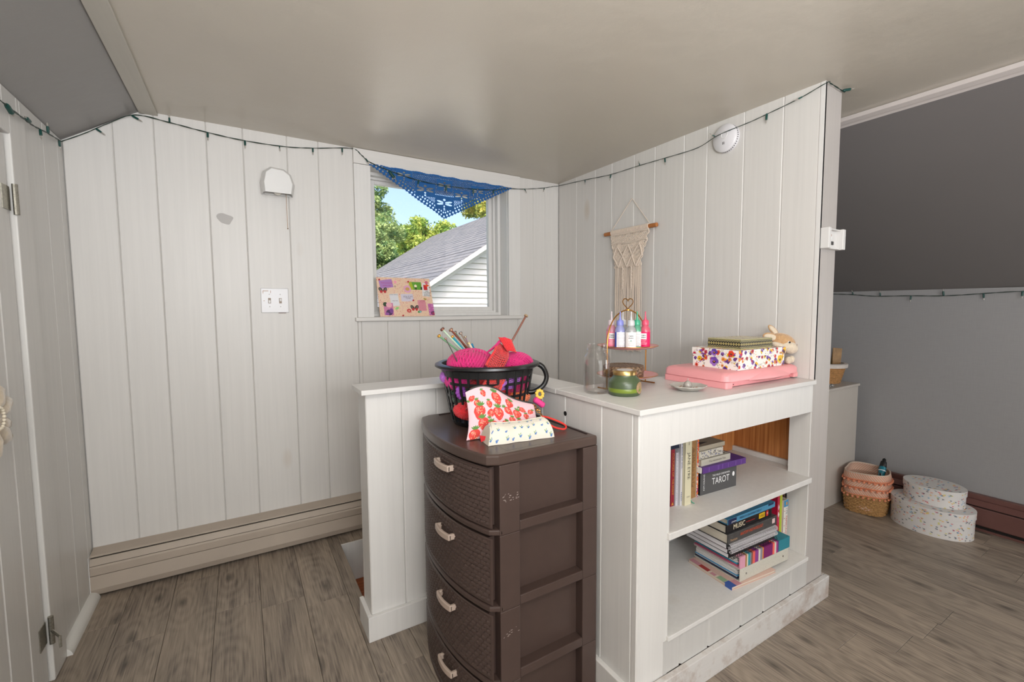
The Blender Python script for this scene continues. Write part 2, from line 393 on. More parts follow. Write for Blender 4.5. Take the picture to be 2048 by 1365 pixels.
tr = N(t, 'ShaderNodeBsdfTransparent'); gl = N(t, 'ShaderNodeBsdfGlossy', Roughness=.02); fr = N(t, 'ShaderNodeFresnel', IOR=1.45); mx = N(t, 'ShaderNodeMixShader')
t.links.new(fr.outputs[0], mx.inputs[0]); t.links.new(tr.outputs[0], mx.inputs[1]); t.links.new(gl.outputs[0], mx.inputs[2])
t.links.new(mx.outputs[0], t.nodes['Material Output'].inputs[0])
MB().box(.668, 1.395, 2.785, 2.789, 1.203, 1.907).build('pane', mg, win)

# wall B (right of stairwell) with end post
wall_r = MB().box(XB+.011, 1.972, YF+.06, 1.29, .9185, ZC).box(XB+.011, 1.972, 1.29, YA+.011, -1.6, ZC).box(1.93, 1.972, YF+.06, 1.29, -.0, .9185)
wall_r = struct(wall_r.build('wall_right', WHITE2, loc=(XB, 1.7, 0)))
E = [.914, 1.053, 1.224, 1.411, 1.543, 1.732, 1.884, 2.065, 2.216, 2.403, 2.6]
for a, b in zip(E, E[1:]):
    board(wall_r, 'y', a, b, .9185 if a < 1.28 else -1.5, ZC, ZC, XB, XB+.011)
MB().box(XB, XB+.011, YF, .914, .9185, ZC).build('edge_strip', WHITE2, wall_r)
MB().box(XB+.0005, 1.972, YF, YF+.06, .0, ZC).build('end_post', painted_wood('post_paint', 'b8b2ae', kamt=.0, rough=.38), wall_r, bevel=.002)

# left wall, slope
mb = MB().box(XL-.12, XL-.012, YN, YA+.2, -1.6, 2.2); wall_l = struct(mb.build('wall_left', SHELL, loc=(XL, 1.5, 0)))
E = [2.155, 2.18, 2.382, 2.54, YA]
for a, b in zip(E, E[1:]): board(wall_l, 'y', a, b, 0, SLZ, SLZ, XL, XL-.011, LEFTW, ch=.003)
E = [1.35, 1.53, 1.70, 1.87, 2.046, 2.155]
for a, b in zip(E, E[1:]): board(wall_l, 'y', a, b, 1.80 if a > 1.2 else 0, SLZ, SLZ, XL, XL-.011, LEFTW, ch=.003)
E = [YN, -2.3, -2.1, -1.9, -1.7, -1.5, -1.3, -1.1, -.9, -.7, -.5, -.3, -.1, .1, .3, .5, .7, .9, 1.06]
for a, b in zip(E, E[1:]): board(wall_l, 'y', a, b, 0, SLZ, SLZ, XL, XL-.011, LEFTW, ch=.003)
board(wall_l, 'y', 1.06, 1.35, 1.8, SLZ, SLZ, XL, XL-.011, LEFTW, ch=.003)
# door in the left wall
door = thing('door_1', (XL, 1.6, 0), None, None); door['kind'] = 'structure'
MB().box(XL-.010, XL+.016, 2.034, 2.158, 0, 1.80).build('casing', LEFTW, door, bevel=.004)
MB().box(XL-.010, XL+.016, 1.06, 2.034, 1.716, 1.80).build('casing', LEFTW, door, bevel=.004)
MB().box(XL-.010, XL+.016, 1.06, 1.16, 0, 1.716).build('casing', LEFTW, door, bevel=.004)
E = [1.17, 1.32, 1.475, 1.63, 1.765, 1.90, 2.018]
for a, b in zip(E, E[1:]): board(door, 'y', a, b, .012, 1.708, 1.708, XL+.006, XL-.008, LEFTW, ch=.006, name='door_plank')
METAL = plain('worn_hinge_metal', '9b978c', .35, metal=.8, noise=.3, scale=200)
for z in (1.524, .175):
    h = MB().box(XL+.0062, XL+.0085, 1.965, 2.018, z-.035, z+.035)
    h.tube([(XL+.018, 2.026, z-.045), (XL+.018, 2.026, z+.045)], .007, 10)
    h.build('hinge', METAL, door)
MB().tube([(XL+.02, 2.022, .175), (XL+.045, 1.99, .165), (XL+.05, 1.97, .14)], .004, 6).build('door_stop', METAL, door)
# quarter round at the left wall
mb = MB(); q = [(0, 0)]+[(.03*cos(a), .03*sin(a)) for a in np.linspace(0, pi/2, 7)]
mb.prism(q, lambda u, v, w: (XL+u, w, v), 2.155, 2.535); struct(mb.build('trim_1', painted_wood('white_gloss_trim', 'dddcd8', kamt=0, axis='y', rough=.3), loc=(XL, 2.3, 0), smooth=True))
mb = MB(); mb.prism([(XL-.012, SLZ+.001), (SLX, ZC), (SLX, ZC+.15), (XL-.012, ZC+.15)], lambda u, v, w: (u, w, v), YN, YA+.2)
struct(mb.build('ceiling_left', GREYC, loc=(-.45, 0, 1.95)))
MB_ = MB().box(SLX, 2.27, YN, YA+.2, ZC, ZC+.12); struct(MB_.build('ceiling', CEIL, loc=(0, 0, ZC)))
struct(MB().box(SLX-.002, -.262, YN, YA, ZC-.012, ZC+.001).build('trim_2', painted_wood('ceiling_strip_paint', 'bbb6ab', kamt=0, axis='y'), loc=(-.3, 0, ZC), bevel=.002))
# right slope and knee wall
KZ = 1.297
mb = MB(); mb.prism([(2.27, ZC), (XK+.02, KZ-.01), (XK+.02, ZC+.12), (2.27, ZC+.12)], lambda u, v, w: (u, w, v), YN, YA+.2)
struct(mb.build('ceiling_right', plain('grey_slope_paint', '757170', .55, noise=.02, scale=3), loc=(2.8, 0, 1.7)))
mb = MB(); mb.prism([(2.262, ZC-.001), (2.262, ZC-.018), (2.285, ZC-.026), (2.30, ZC-.016), (2.31, ZC-.030)], lambda u, v, w: (u, w, v), YN, YA)
struct(mb.build('trim_3', plain('trim_paint', 'cbc3bf', .4), loc=(2.28, 0, ZC)))
struct(MB().box(XK, XK+.1, YN, YA+.2, -.1, KZ).build('wall_knee', KNEE, loc=(XK, 0, 0)))
struct(MB().box(2.0, XK+.1, YA, YA+.2, -.1, 2.2).build('wall_far_right', KNEE, loc=(2.6, YA, 0)))
struct(MB().box(XL-.1, XK+.1, YN-.1, YN, -.1, 2.2).build('wall_front', plain('front_wall_paint', 'b9b5ae', .5), loc=(1, YN, 0)))
# brown baseboard heater at the knee wall
bb = thing('baseboard_right', (XK, .5, 0), None, None); bb['kind'] = 'structure'
MB().box(XK-.03, XK, YN, 2.55, .158, .187).build('top_cap', BROWN, bb, bevel=.003)
MB().prism([(XK-.03, .158), (XK-.055, .135), (XK-.055, .132), (XK, .132), (XK, .158)], lambda u, v, w: (u, w, v), YN, 2.55).build('damper', BROWN, bb)
MB().box(XK-.058, XK-.046, YN, 2.55, .030, .126).build('front_panel', BROWN, bb, bevel=.004)
MB().box(XK-.045, XK-.001, YN, 2.55, .0, .131).build('dark_core', DARK, bb)
MB().box(XK-.05, XK-.03, YN, 2.55, .0, .012).build('foot_strip', BROWN, bb)
# light top line above it
# taupe baseboard heater along the window wall
bh = thing('baseboard_back', (0, 2.57, 0), None, None); bh['kind'] = 'structure'
X0, X1 = XL+.003, .52
def ext(pts, name, mat=HEAT, bevel=0):
    MB().prism(pts, lambda u, v, w: (w, u, v), X0, X1).build(name, mat, bh, bevel=bevel)
ext([(YA, .190), (2.545, .178), (2.545, .170), (YA, .170)], 'top_plate', bevel=.0015)
ext([(2.551, .163), (2.536, .138), (2.540, .136), (2.556, .163)], 'damper_blade')
ext([(2.533, .137), (2.528, .130), (2.530, .098), (2.536, .098), (2.536, .137)], 'upper_rail', bevel=.0015)
ext([(2.531, .096), (2.527, .040), (2.540, .012), (2.546, .014), (2.536, .042), (2.537, .096)], 'front_panel')
ext([(2.56, .006), (2.56, .168), (YA-.001, .168), (YA-.001, .006)], 'fin_core', DARK)
MB().box(XL+.0005, XL+.003, 2.528, YA, .0, .178).build('end_cap', PLASTIC, bh)

# ------------------------------------------------------------------ half wall round the stairwell
hw = thing('wall_stair_rail', (.9, 1.7, 0), None, None); hw['kind'] = 'structure'
XR = .91
MB().box(.363, XR+.11, 1.672, 1.768, -.12, .900).build('core', SHELL, hw)
MB().box(XR+.011, XR+.108, 1.30, 1.768, -.12, .900).build('core', WHITE2, hw)
for a, b in ((.352, .478), (.478, .61), (.61, .75), (.75, XR)): board(hw, 'x', a, b, .0, .900, .900, 1.661, 1.672, WHITE2)
MB().box(.352, .363, 1.672, 1.768, 0, .900).build('end_board', WHITE2, hw, bevel=.002)
MB().box(.352, XR+.11, 1.768, 1.779, -1.5, .900).build('inner_board', WHITE2, hw)
MB().box(XR+.108, XR+.119, 1.30, 1.779, -1.5, .900).build('inner_board', WHITE2, hw)
for a, b in ((1.243, 1.382), (1.382, 1.52), (1.52, 1.661)): board(hw, 'y', a, b, 0, .900, .900, XR, XR+.011, WHITE2)
MB().box(.337, XR, 1.645, 1.661, 0, .093).build('plinth_board', WHITE2, hw, bevel=.002)
MB().box(.337, .352, 1.661, 1.795, 0, .093).build('plinth_board', WHITE2, hw, bevel=.002)
MB().box(XR-.015, XR, 1.30, 1.645, 0, .093).build('plinth_board', WHITE2, hw, bevel=.002)
mb = MB(); mb.prism([(.332, 1.625), (.9013, 1.625), (.9013, 1.290), (1.032, 1.290), (1.032, 1.787), (.332, 1.787)], lambda u, v, w: (u, v, w), .9005, .918)
mb.build('cap', painted_wood('cap_paint', 'dcdad7', kamt=.1, axis='x', rough=.35), hw, bevel=.002)
# chipped knot hole near the cap
MB().lathe([(.0001, 0), (.008, 0), (.008, .0015), (.0001, .0015)], (0, 0, 0), 12).build('knot_hole', DARK, hw)
kh = bpy.data.objects[C.objects[-1].name]; kh.rotation_euler = (0, -pi/2, 0)
kh.location = Vector((XR-.0003, 1.243, .84))-OFF[hw.name]; 
for v in kh.data.vertices: v.co += OFF[hw.name]

# ------------------------------------------------------------------ bookcase built into the half wall
bc = thing('built_in_bookcase', (1.4, 1.05, 0), 'white painted built-in bookcase with two open shelves, end of the half wall', 'bookcase')
SH1, SH2 = .21, .533
YB = 1.275
MB().prism([(.9013, .8864), (1.8455, .8864), (1.8455, 1.288), (.9013, 1.288)], lambda u, v, w: (u, v, w), .9015, .918).build('top', painted_wood('bookcase_top_paint', 'dbd9d6', kamt=.05, axis='x', rough=.35), bc, bevel=.002)
for a, b in ((YF, .922), (.922, 1.054), (1.054, 1.243)): board(bc, 'y', a, b, .0, .901, .901, XR, XR+.012, WHITE2)
MB().box(XR+.012, 1.0405, YF, YF+.018, 0, .901).build('stile', WHITE2, bc, bevel=.0015)
MB().box(1.0405, 1.8445, YF, YF+.018, .792, .901).build('header_rail', WHITE2, bc, bevel=.0015)
MB().box(XR+.012, 1.03, YF+.018, YB, 0, .901).build('side_panel', WHITE2, bc)
MB().box(1.03, 1.925, YB, YB+.012, .0, SH2).build('back_panel', WHITE2, bc)
MB().box(1.03, 1.925, YB, YB+.012, SH2+.001, .901).build('back_panel', ORANGE, bc, label='orange varnished wood back panel')
MB().box(1.912, 1.925, YF+.062, YB, SH2, .901).build('side_panel', ORANGE, bc, label='orange varnished wood side panel')
MB().box(1.912, 1.925, YF+.062, YB, 0, SH2-.02).build('side_panel', WHITE2, bc)
MB().box(1.840, XB, YF+.002, YF+.085, SH1, .792).build('stile', WHITE2, bc, bevel=.0015)
MB().box(1.897, 1.912, YF+.085, YB, SH2, SH2+.022).build('cleat', WHITE2, bc, bevel=.002)
MB().box(1.030, 1.843, .888, YB, SH2-.021, SH2).build('shelf', WHITE2, bc, bevel=.002)
MB().box(1.843, 1.912, YF+.062, YB, SH2-.021, SH2).build('shelf', WHITE2, bc)
MB().box(1.034, 1.843, .889, YB, SH1-.014, SH1).build('shelf', WHITE2, bc, bevel=.0015)
MB().box(1.843, 1.912, YF+.062, YB, SH1-.014, SH1).build('shelf', WHITE2, bc)
E = [1.016, 1.099, 1.235, 1.411, 1.547, 1.729, 1.852]
for a, b in zip(E, E[1:]): board(bc, 'x', a, b, .0907, SH1-.014, SH1-.014, YF-.002 if a > 1.02 else YF-.001, YF+.015, painted_wood('base_panel_paint', 'c6c4c1', kamt=0) if a < 1.02 else bpy.data.materials['base_panel_paint'], ch=.006)
MB().box(.893, 1.993, .8763, YF-.0025, 0, .0907).build('plinth', WORN, bc, bevel=.002)
MB().box(1.973, 1.993, YF-.0025, 1.6, 0, .0907).build('plinth', WORN, bc, bevel=.002)
MB().box(.893, .910, YF-.0025, 1.30, 0, .0907).build('plinth', WHITE2, bc, bevel=.002)


# filler stain on the window wall
MB().prism([(-.042+.030*cos(a)*(1+.18*sin(3*a)), 1.611+.026*sin(a)*(1+.2*cos(2*a+1))) for a in np.linspace(0, 2*pi, 25)[:-1]], lambda u, v, w: (u, w, v), YA-.0006, YA+.0004).build('filler_patch', plain('grey_filler', 'b2aeab', .5), wall_back)
# ------------------------------------------------------------------ more helpers
def txt(s, size, org, right, up, mat, parent, name='lettering', align='CENTER', lift=.0004, width=None, shear=0):
    cu = bpy.data.curves.new('t', 'FONT'); cu.body = s; cu.size = size; cu.align_x = align; cu.align_y = 'CENTER'; cu.resolution_u = 3; cu.shear = shear
    o = bpy.data.objects.new('t', cu); C.objects.link(o); bpy.context.view_layer.update()
    me = bpy.data.meshes.new_from_object(o); bpy.data.objects.remove(o)
    r = Vector(right).normalized(); u = Vector(up).normalized(); n = r.cross(u)
    k = 1.
    if width and len(me.vertices):
        xs_ = [v.co.x for v in me.vertices]; k = width/max(1e-6, max(xs_)-min(xs_))
    off = OFF[parent.name]
    for v in me.vertices: v.co = Vector(org)+r*v.co.x*k+u*v.co.y+n*lift-off
    me.materials.clear(); me.materials.append(mat)
    o = bpy.data.objects.new(name, me); C.objects.link(o); o.parent = parent; OFF[o.name] = off.copy()
    return o
class Canvas:
    """colours painted on a fine vertex grid; u along width w, v along height h (metres)"""
    def __init__(s, w, h, nu, nv, bg):
        s.w, s.h, s.nu, s.nv = w, h, nu, nv
        u = np.linspace(0, w, nu+1); v = np.linspace(0, h, nv+1); s.U, s.V = np.meshgrid(u, v)
        s.c = np.zeros((nv+1, nu+1, 3)); s.c[:] = rgb(bg)
    def ell(s, cx, cy, rx, ry, col, a=0, hole=0, pw=2):
        x = (s.U-cx)*cos(a)+(s.V-cy)*sin(a); y = -(s.U-cx)*sin(a)+(s.V-cy)*cos(a)
        d = np.abs(x/rx)**pw+np.abs(y/ry)**pw; m = (d <= 1) & (d >= hole); s.c[m] = rgb(col); return s
    def rect(s, x0, y0, x1, y1, col, a=0):
        cx, cy = (x0+x1)/2, (y0+y1)/2
        x = (s.U-cx)*cos(a)+(s.V-cy)*sin(a); y = -(s.U-cx)*sin(a)+(s.V-cy)*cos(a)
        m = (np.abs(x) <= abs(x1-x0)/2) & (np.abs(y) <= abs(y1-y0)/2); s.c[m] = rgb(col); return s
    def speck(s, n, r, cols, rnd, box=None):
        for _ in range(n):
            x = rnd.uniform(*(box[0:2] if box else (0, s.w))); y = rnd.uniform(*(box[2:4] if box else (0, s.h)))
            s.ell(x, y, r*rnd.uniform(.5, 1.2), r*rnd.uniform(.5, 1.2), rnd.choice(cols), rnd.uniform(0, 3))
        return s
    def mesh(s, name, fn, mat, parent=None, loc=None, smooth=True, **kw):
        P = [fn(u, v) for u, v in zip(s.U.ravel(), s.V.ravel())]
        off = OFF[parent.name] if parent is not None else Vector(loc)
        P = [tuple(Vector(p)-off) for p in P]; n = s.nu+1
        F = [(j*n+i, j*n+i+1, (j+1)*n+i+1, (j+1)*n+i) for j in range(s.nv) for i in range(s.nu)]
        me = bpy.data.meshes.new(name); me.from_pydata(P, [], F)
        a = me.color_attributes.new('Col', 'FLOAT_COLOR', 'POINT')
        a.data.foreach_set('color', np.concatenate([s.c.reshape(-1, 3), np.ones((len(P), 1))], 1).ravel())
        me.materials.append(mat); me.polygons.foreach_set('use_smooth', [smooth]*len(F))
        o = bpy.data.objects.new(name, me); C.objects.link(o)
        if parent is not None: o.parent = parent
        else: o.location = off
        OFF[o.name] = off.copy()
        for k, v in kw.items(): o[k] = v
        return o
PRINT = attr_mat('printed_paper', .45)
FABRIC = attr_mat('printed_cotton', .85, bump=.3, scale=500, sheen=.2)
def mat(name, col, rough=.5, **k):
    return bpy.data.materials.get(name) or plain(name, col, rough, **k)
INK = mat('black_ink', '17171a', .5); WINK = mat('white_ink', 'ededee', .5)

# ------------------------------------------------------------------ wall lamp, switch, detector, thermostat box
lp = thing('wall_lamp', (.17, YA, 1.80), 'white wall lamp with a faceted shade and a pull chain, above the light switches', 'lamp')
PORC = plain('white_porcelain', 'dedddb', .25)
mb = MB(); pr = [(-.066, 1.737), (.066, 1.737), (.075, 1.79), (.060, 1.835), (.03, 1.858), (-.03, 1.862), (-.058, 1.84), (-.070, 1.79)]
def shade_ring(k, y, z0): return [(.172+u*k, y, z0+(z-1.737)*(.35+.65*k)) for u, z in pr]
mb.loft([shade_ring(1, YA-.001, 1.742), shade_ring(1, YA-.028, 1.740), shade_ring(.93, YA-.075, 1.7385), shade_ring(.80, YA-.098, 1.7375)])
bm = mb.bm; bm.faces.ensure_lookup_table()
low = [f for f in bm.faces if f.calc_center_median().z < 1.745 and abs(f.normal.z if f.normal.length else 1) > -1 and all(v.co.z < 1.745 for v in f.verts)]
bmesh.ops.delete(bm, geom=low, context='FACES')
o = mb.build('shade', PORC, lp, bevel=.002); sd = o.modifiers.new('s', 'SOLIDIFY'); sd.thickness = .003; sd.offset = -1
MB().box(.12, .225, YA-.012, YA-.001, 1.742, 1.80).build('back_plate', PORC, lp)
MB().tube([(.172, YA-.05, 1.80), (.172, YA-.05, 1.755)], .016, 16).build('lamp_holder', PORC, lp)
bl = MB(); bl.ell((.172, YA-.05, 1.748), (.016, .016, .013)); bl.build('bulb', plain('bulb_glass', 'e8e4da', .1), lp, smooth=True)
MB().tube([(.205, YA-.07, 1.745), (.2055, YA-.07, 1.66), (.207, YA-.07, 1.585)], .0011, 6).ell((.207, YA-.07, 1.580), (.0028, .0028, .004), nu=8, nv=6).build('pull_chain', plain('chain_brass', '8a7058', .4, metal=.6), lp)
sw = thing('light_switch', (.144, YA, 1.235), 'white double toggle light switch plate with scraped paint, below the wall lamp', 'light switch')
MB().box(.085, .203, YA-.006, YA-.0003, 1.176, 1.296).build('plate', plain('switch_plate', 'd9d8da', .3), sw, bevel=.004)
SWG = mat('switch_gap', 'a8988c', .6)
for i, x in enumerate((.121, .167)):
    MB().box(x-.006, x+.006, YA-.0068, YA-.0055, 1.222, 1.248).build('slot', SWG, sw)
    MB().box(x-.0045, x+.0045, YA-.014, YA-.005, *((1.224, 1.238) if i == 0 else (1.232, 1.246))).build('toggle', PLASTIC, sw, bevel=.0015)
    for z in (1.206, 1.266): MB().lathe([(.0001, 0), (.0026, 0), (.002, .001), (.0001, .001)], (0, 0, 0), 10).build('screw', mat('screw_head', 'b8b4b2', .4), sw); s_ = C.objects[-1]; [setattr(v, 'co', Vector((x, YA-.006-(v.co+OFF[sw.name]).z, z))-OFF[sw.name]+Vector(((v.co+OFF[sw.name]).x, 0, (v.co+OFF[sw.name]).y))) for v in s_.data.vertices]
for q in ((.094, .118, 1.281, 1.2835), (.126, .128, 1.272, 1.284), (.094, .096, 1.270, 1.281), (.096, .100, 1.233, 1.236)):
    MB().box(q[0], q[1], YA-.0066, YA-.006, q[2], q[3]).build('paint_scrape', mat('scraped_paint', 'b08a70', .7), sw)
MB().box(.157, .190, YA-.003, YA-.0002, 1.1735, 1.177).build('wall_scar', mat('scar_brown', '5e3d2c', .8), sw)
sm = MB(); sm.lathe([(.0001, 0), (.060, 0), (.060, .008), (.057, .010), (.057, .014), (.060, .016), (.060, .022), (.052, .030), (.0001, .033)], (0, 0, 0), 48)
RX = Matrix(((0, 0, -1), (1, 0, 0), (0, 1, 0)))   # local z -> -x
def facing_left(o, at):
    off = OFF[o.name]
    for v in o.data.vertices:
        p = v.co+off; v.co = Vector((at[0]-p.z, at[1]+p.x, at[2]+p.y))-off
sd_t = thing('smoke_detector', (XB, 1.305, 1.945), 'round white smoke detector on the board wall under the string lights', 'smoke detector')
o = sm.build('body', plain('detector_plastic', 'dcdadd', .35), sd_t, smooth=True); facing_left(o, (XB-.0005, 1.305, 1.945))
mb = MB(); mb.lathe([(.013, .0325), (.015, .0345), (.017, .0325), (.013, .0325)], (0, 0, 0), 32, cap=False); o = mb.build('test_button', PLASTIC, sd_t, smooth=True); facing_left(o, (XB, 1.30, 1.955))
mb = MB()
for k in range(40):
    a = 2*pi*k/40; M = Matrix.Rotation(a, 4, 'Z'); mb.box(.0572, .0602, -.0014, .0014, .0095, .0145, M)
o = mb.build('vent_slots', mat('vent_dark', '4b4848', .7), sd_t); facing_left(o, (XB, 1.305, 1.945))
for dy in (-.004, .002): MB().box(XB-.0335, XB-.0318, 1.303+dy, 1.305+dy, 1.915, 1.926).build('slot', mat('vent_dark', '4b4848', .7), sd_t)
tb = thing('thermostat_box', (1.915, YF, 1.46), 'open white thermostat back box without its cover on the end post', 'thermostat')
MB().box(1.855, 1.975, YF-.006, YF-.0005, 1.424, 1.492).build('back_plate', PLASTIC, tb, bevel=.0015)
MB().box(1.850, 1.868, YF-.032, YF-.0005, 1.420, 1.498).build('side_wall', PLASTIC, tb, bevel=.002)
MB().box(1.960, 1.980, YF-.032, YF-.0005, 1.420, 1.498).build('side_wall', PLASTIC, tb, bevel=.002)
MB().box(1.868, 1.960, YF-.022, YF-.0005, 1.420, 1.424).build('bottom_wall', PLASTIC, tb)
MB().box(1.868, 1.960, YF-.022, YF-.0005, 1.492, 1.496).build('top_wall', PLASTIC, tb)
MB().box(1.893, 1.922, YF-.0075, YF-.005, 1.462, 1.479).build('copper_opening', plain('copper', 'a35a30', .4, metal=.4), tb)
MB().box(1.905, 1.918, YF-.010, YF-.006, 1.459, 1.470).build('terminal', WINK, tb)
MB().box(1.893, 1.936, YF-.010, YF-.005, 1.438, 1.452).build('wire_bundle', BLACK, tb, bevel=.002)
# stain of filler on the window wall
# ------------------------------------------------------------------ string lights
GREEN = plain('green_wire', '20352c', .55); GSOCK = plain('green_socket', '17453f', .4); BULBM = plain('clear_bulb', 'cfc9c0', .1, trans=.6)
def smooth_path(P, n=6):
    P = [Vector(p) for p in P]; out = []
    for i in range(len(P)-1):
        p0, p1, p2, p3 = P[max(i-1, 0)], P[i], P[i+1], P[min(i+2, len(P)-1)]
        for k in range(n):
            t = k/n; out.append(.5*((2*p1)+(-p0+p2)*t+(2*p0-5*p1+4*p2-p3)*t*t+(-p0+3*p1-3*p2+p3)*t**3))
    return out+[P[-1]]
def string_lights(loc, label, path, socks, n=6):
    r = thing('string_lights', loc, label, 'string lights')
    P = smooth_path(path, n)
    for ph in (0, pi):
        Q = [p+Vector((.0012*cos(i*1.1+ph), .0012*sin(i*1.1+ph), .0012*cos(i*1.1+ph))) for i, p in enumerate(P)]
        MB().tube(Q, .0013, 5).build('wire', GREEN, r)
    for (x, y, z), d, k in socks:
        d = Vector(d).normalized(); p = Vector((x, y, z)); L_ = .024*k
        s_ = MB().tube([p, p+d*L_*.2, p+d*L_*.9, p+d*L_], [.003*k, .0042*k, .0042*k, .003*k], 8).build('socket', GSOCK, r)
        MB().tube([p+d*L_, p+d*(L_+.008), p+d*(L_+.015)], [.0022, .0026, .0004], 6).build('bulb', BULBM, s_, smooth=True)
    return r
GA = [(-.564, 2.594, 1.857), (-.493, 2.594, 1.903), (-.419, 2.594, 1.958), (-.335, 2.592, 2.008), (-.221, 2.590, 2.0), (-.099, 2.59, 1.986), (.041, 2.59, 1.976), (.214, 2.59, 1.979), (.346, 2.59, 1.996), (.517, 2.590, 2.026), (.565, 2.58, 1.997), (.609, 2.577, 1.966), (.74, 2.565, 1.928), (.9, 2.56, 1.903), (1.1, 2.56, 1.900), (1.3, 2.565, 1.915), (1.443, 2.577, 1.943), (1.572, 2.583, 1.961), (1.727, 2.592, 1.992), (1.80, 2.592, 2.012)]
GL = [(-.535, 1.80, 1.772), (-.535, 1.99, 1.780), (-.535, 2.095, 1.784), (-.545, 2.219, 1.80), (-.549, 2.363, 1.822), (-.551, 2.518, 1.840)]
GB = [(1.834, 2.583, 2.018), (1.834, 2.303, 1.993), (1.834, 2.062, 1.969), (1.834, 1.83, 1.962), (1.834, 1.639, 1.953), (1.834, 1.457, 1.948), (1.806, 1.323, 1.960), (1.830, 1.191, 1.977), (1.834, 1.114, 1.986), (1.834, .985, 2.0), (1.838, .892, 2.021), (1.86, .887, 2.022), (1.949, .887, 2.018), (1.972, .888, 2.02)]
dn_ = (0, -.1, -1)
socks = [((-.535, 1.97, 1.781), (0, .9, -.3), 1.6), ((-.535, 2.15, 1.792), (0, -.9, .05), 1.3), ((-.547, 2.29, 1.811), (.1, -.3, -1), 1), ((-.549, 2.38, 1.825), (0, -.1, 1), 1), ((-.551, 2.51, 1.838), (0, .2, -1), .9),
 ((-.46, 2.592, 1.927), (.8, -.1, -.6), .9), ((-.345, 2.590, 2.002), (.8, -.1, -.45), 1), ((-.222, 2.588, 2.0), (0, -.1, .6), .8), ((-.09, 2.588, 1.985), dn_, 1), ((.05, 2.588, 1.976), dn_, 1), ((.19, 2.588, 1.978), (.1, 0, -1), .5), ((.335, 2.588, 1.994), dn_, .9), ((.472, 2.588, 2.018), dn_, .9),
 ((.585, 2.577, 1.982), (.4, -.5, -1), .9), ((.70, 2.562, 1.934), (.7, -.1, -.9), 1.8), ((.86, 2.557, 1.907), (-.2, -.1, -1), 1), ((1.02, 2.555, 1.900), (0, 0, -1), 1.2), ((1.19, 2.555, 1.905), (0, 0, -1), 1.2), ((1.33, 2.56, 1.919), (-.2, 0, -1), 1),
 ((1.56, 2.582, 1.961), (.3, -.1, -.5), .7), ((1.72, 2.590, 1.991), (-.3, 0, -1), .7), ((1.832, 2.30, 1.993), (0, 0, -1), .7), ((1.832, 2.06, 1.969), (-.1, .2, -1), .9), ((1.832, 1.83, 1.961), (0, .3, .8), .6), ((1.832, 1.655, 1.953), (0, -.1, -1), .9), ((1.800, 1.457-.12, 1.957), (-.6, .3, .3), .6), ((1.830, 1.115, 1.986), (-.1, 0, -1), 1.1), ((1.832, .975, 2.001), (-.5, .4, -.3), .7), ((1.95, .885, 2.019), (.75, -.5, .15), 1.2)]
string_lights((1.0, 2.6, 2.0), 'string of unlit lights on green wire along the top of the white board walls', GL+GA+GB, socks)
GK = [(3.304, 1.56, 1.287), (3.304, 1.501, 1.284), (3.304, 1.376, 1.276), (3.304, 1.265, 1.264), (3.304, 1.086, 1.263), (3.304, .925, 1.259), (3.304, .78, 1.267), (3.304, .615, 1.275), (3.304, .3, 1.27), (3.304, 0, 1.275)]
up_ = (-.1, .1, 1)
string_lights((XK, 1., 1.27), 'string of small unlit lights on green wire across the grey knee wall', GK,
 [((3.302, 1.385, 1.276), (-.1, .3, 1), .8), ((3.302, 1.235, 1.264), up_, .9), ((3.302, 1.08, 1.263), (-.1, .05, -1), 1), ((3.302, .93, 1.259), up_, 1.1), ((3.302, .765, 1.268), (-.1, -.1, -1), 1), ((3.302, .62, 1.275), (-.1, 0, -1), 1), ((3.302, .4, 1.27), up_, 1)])

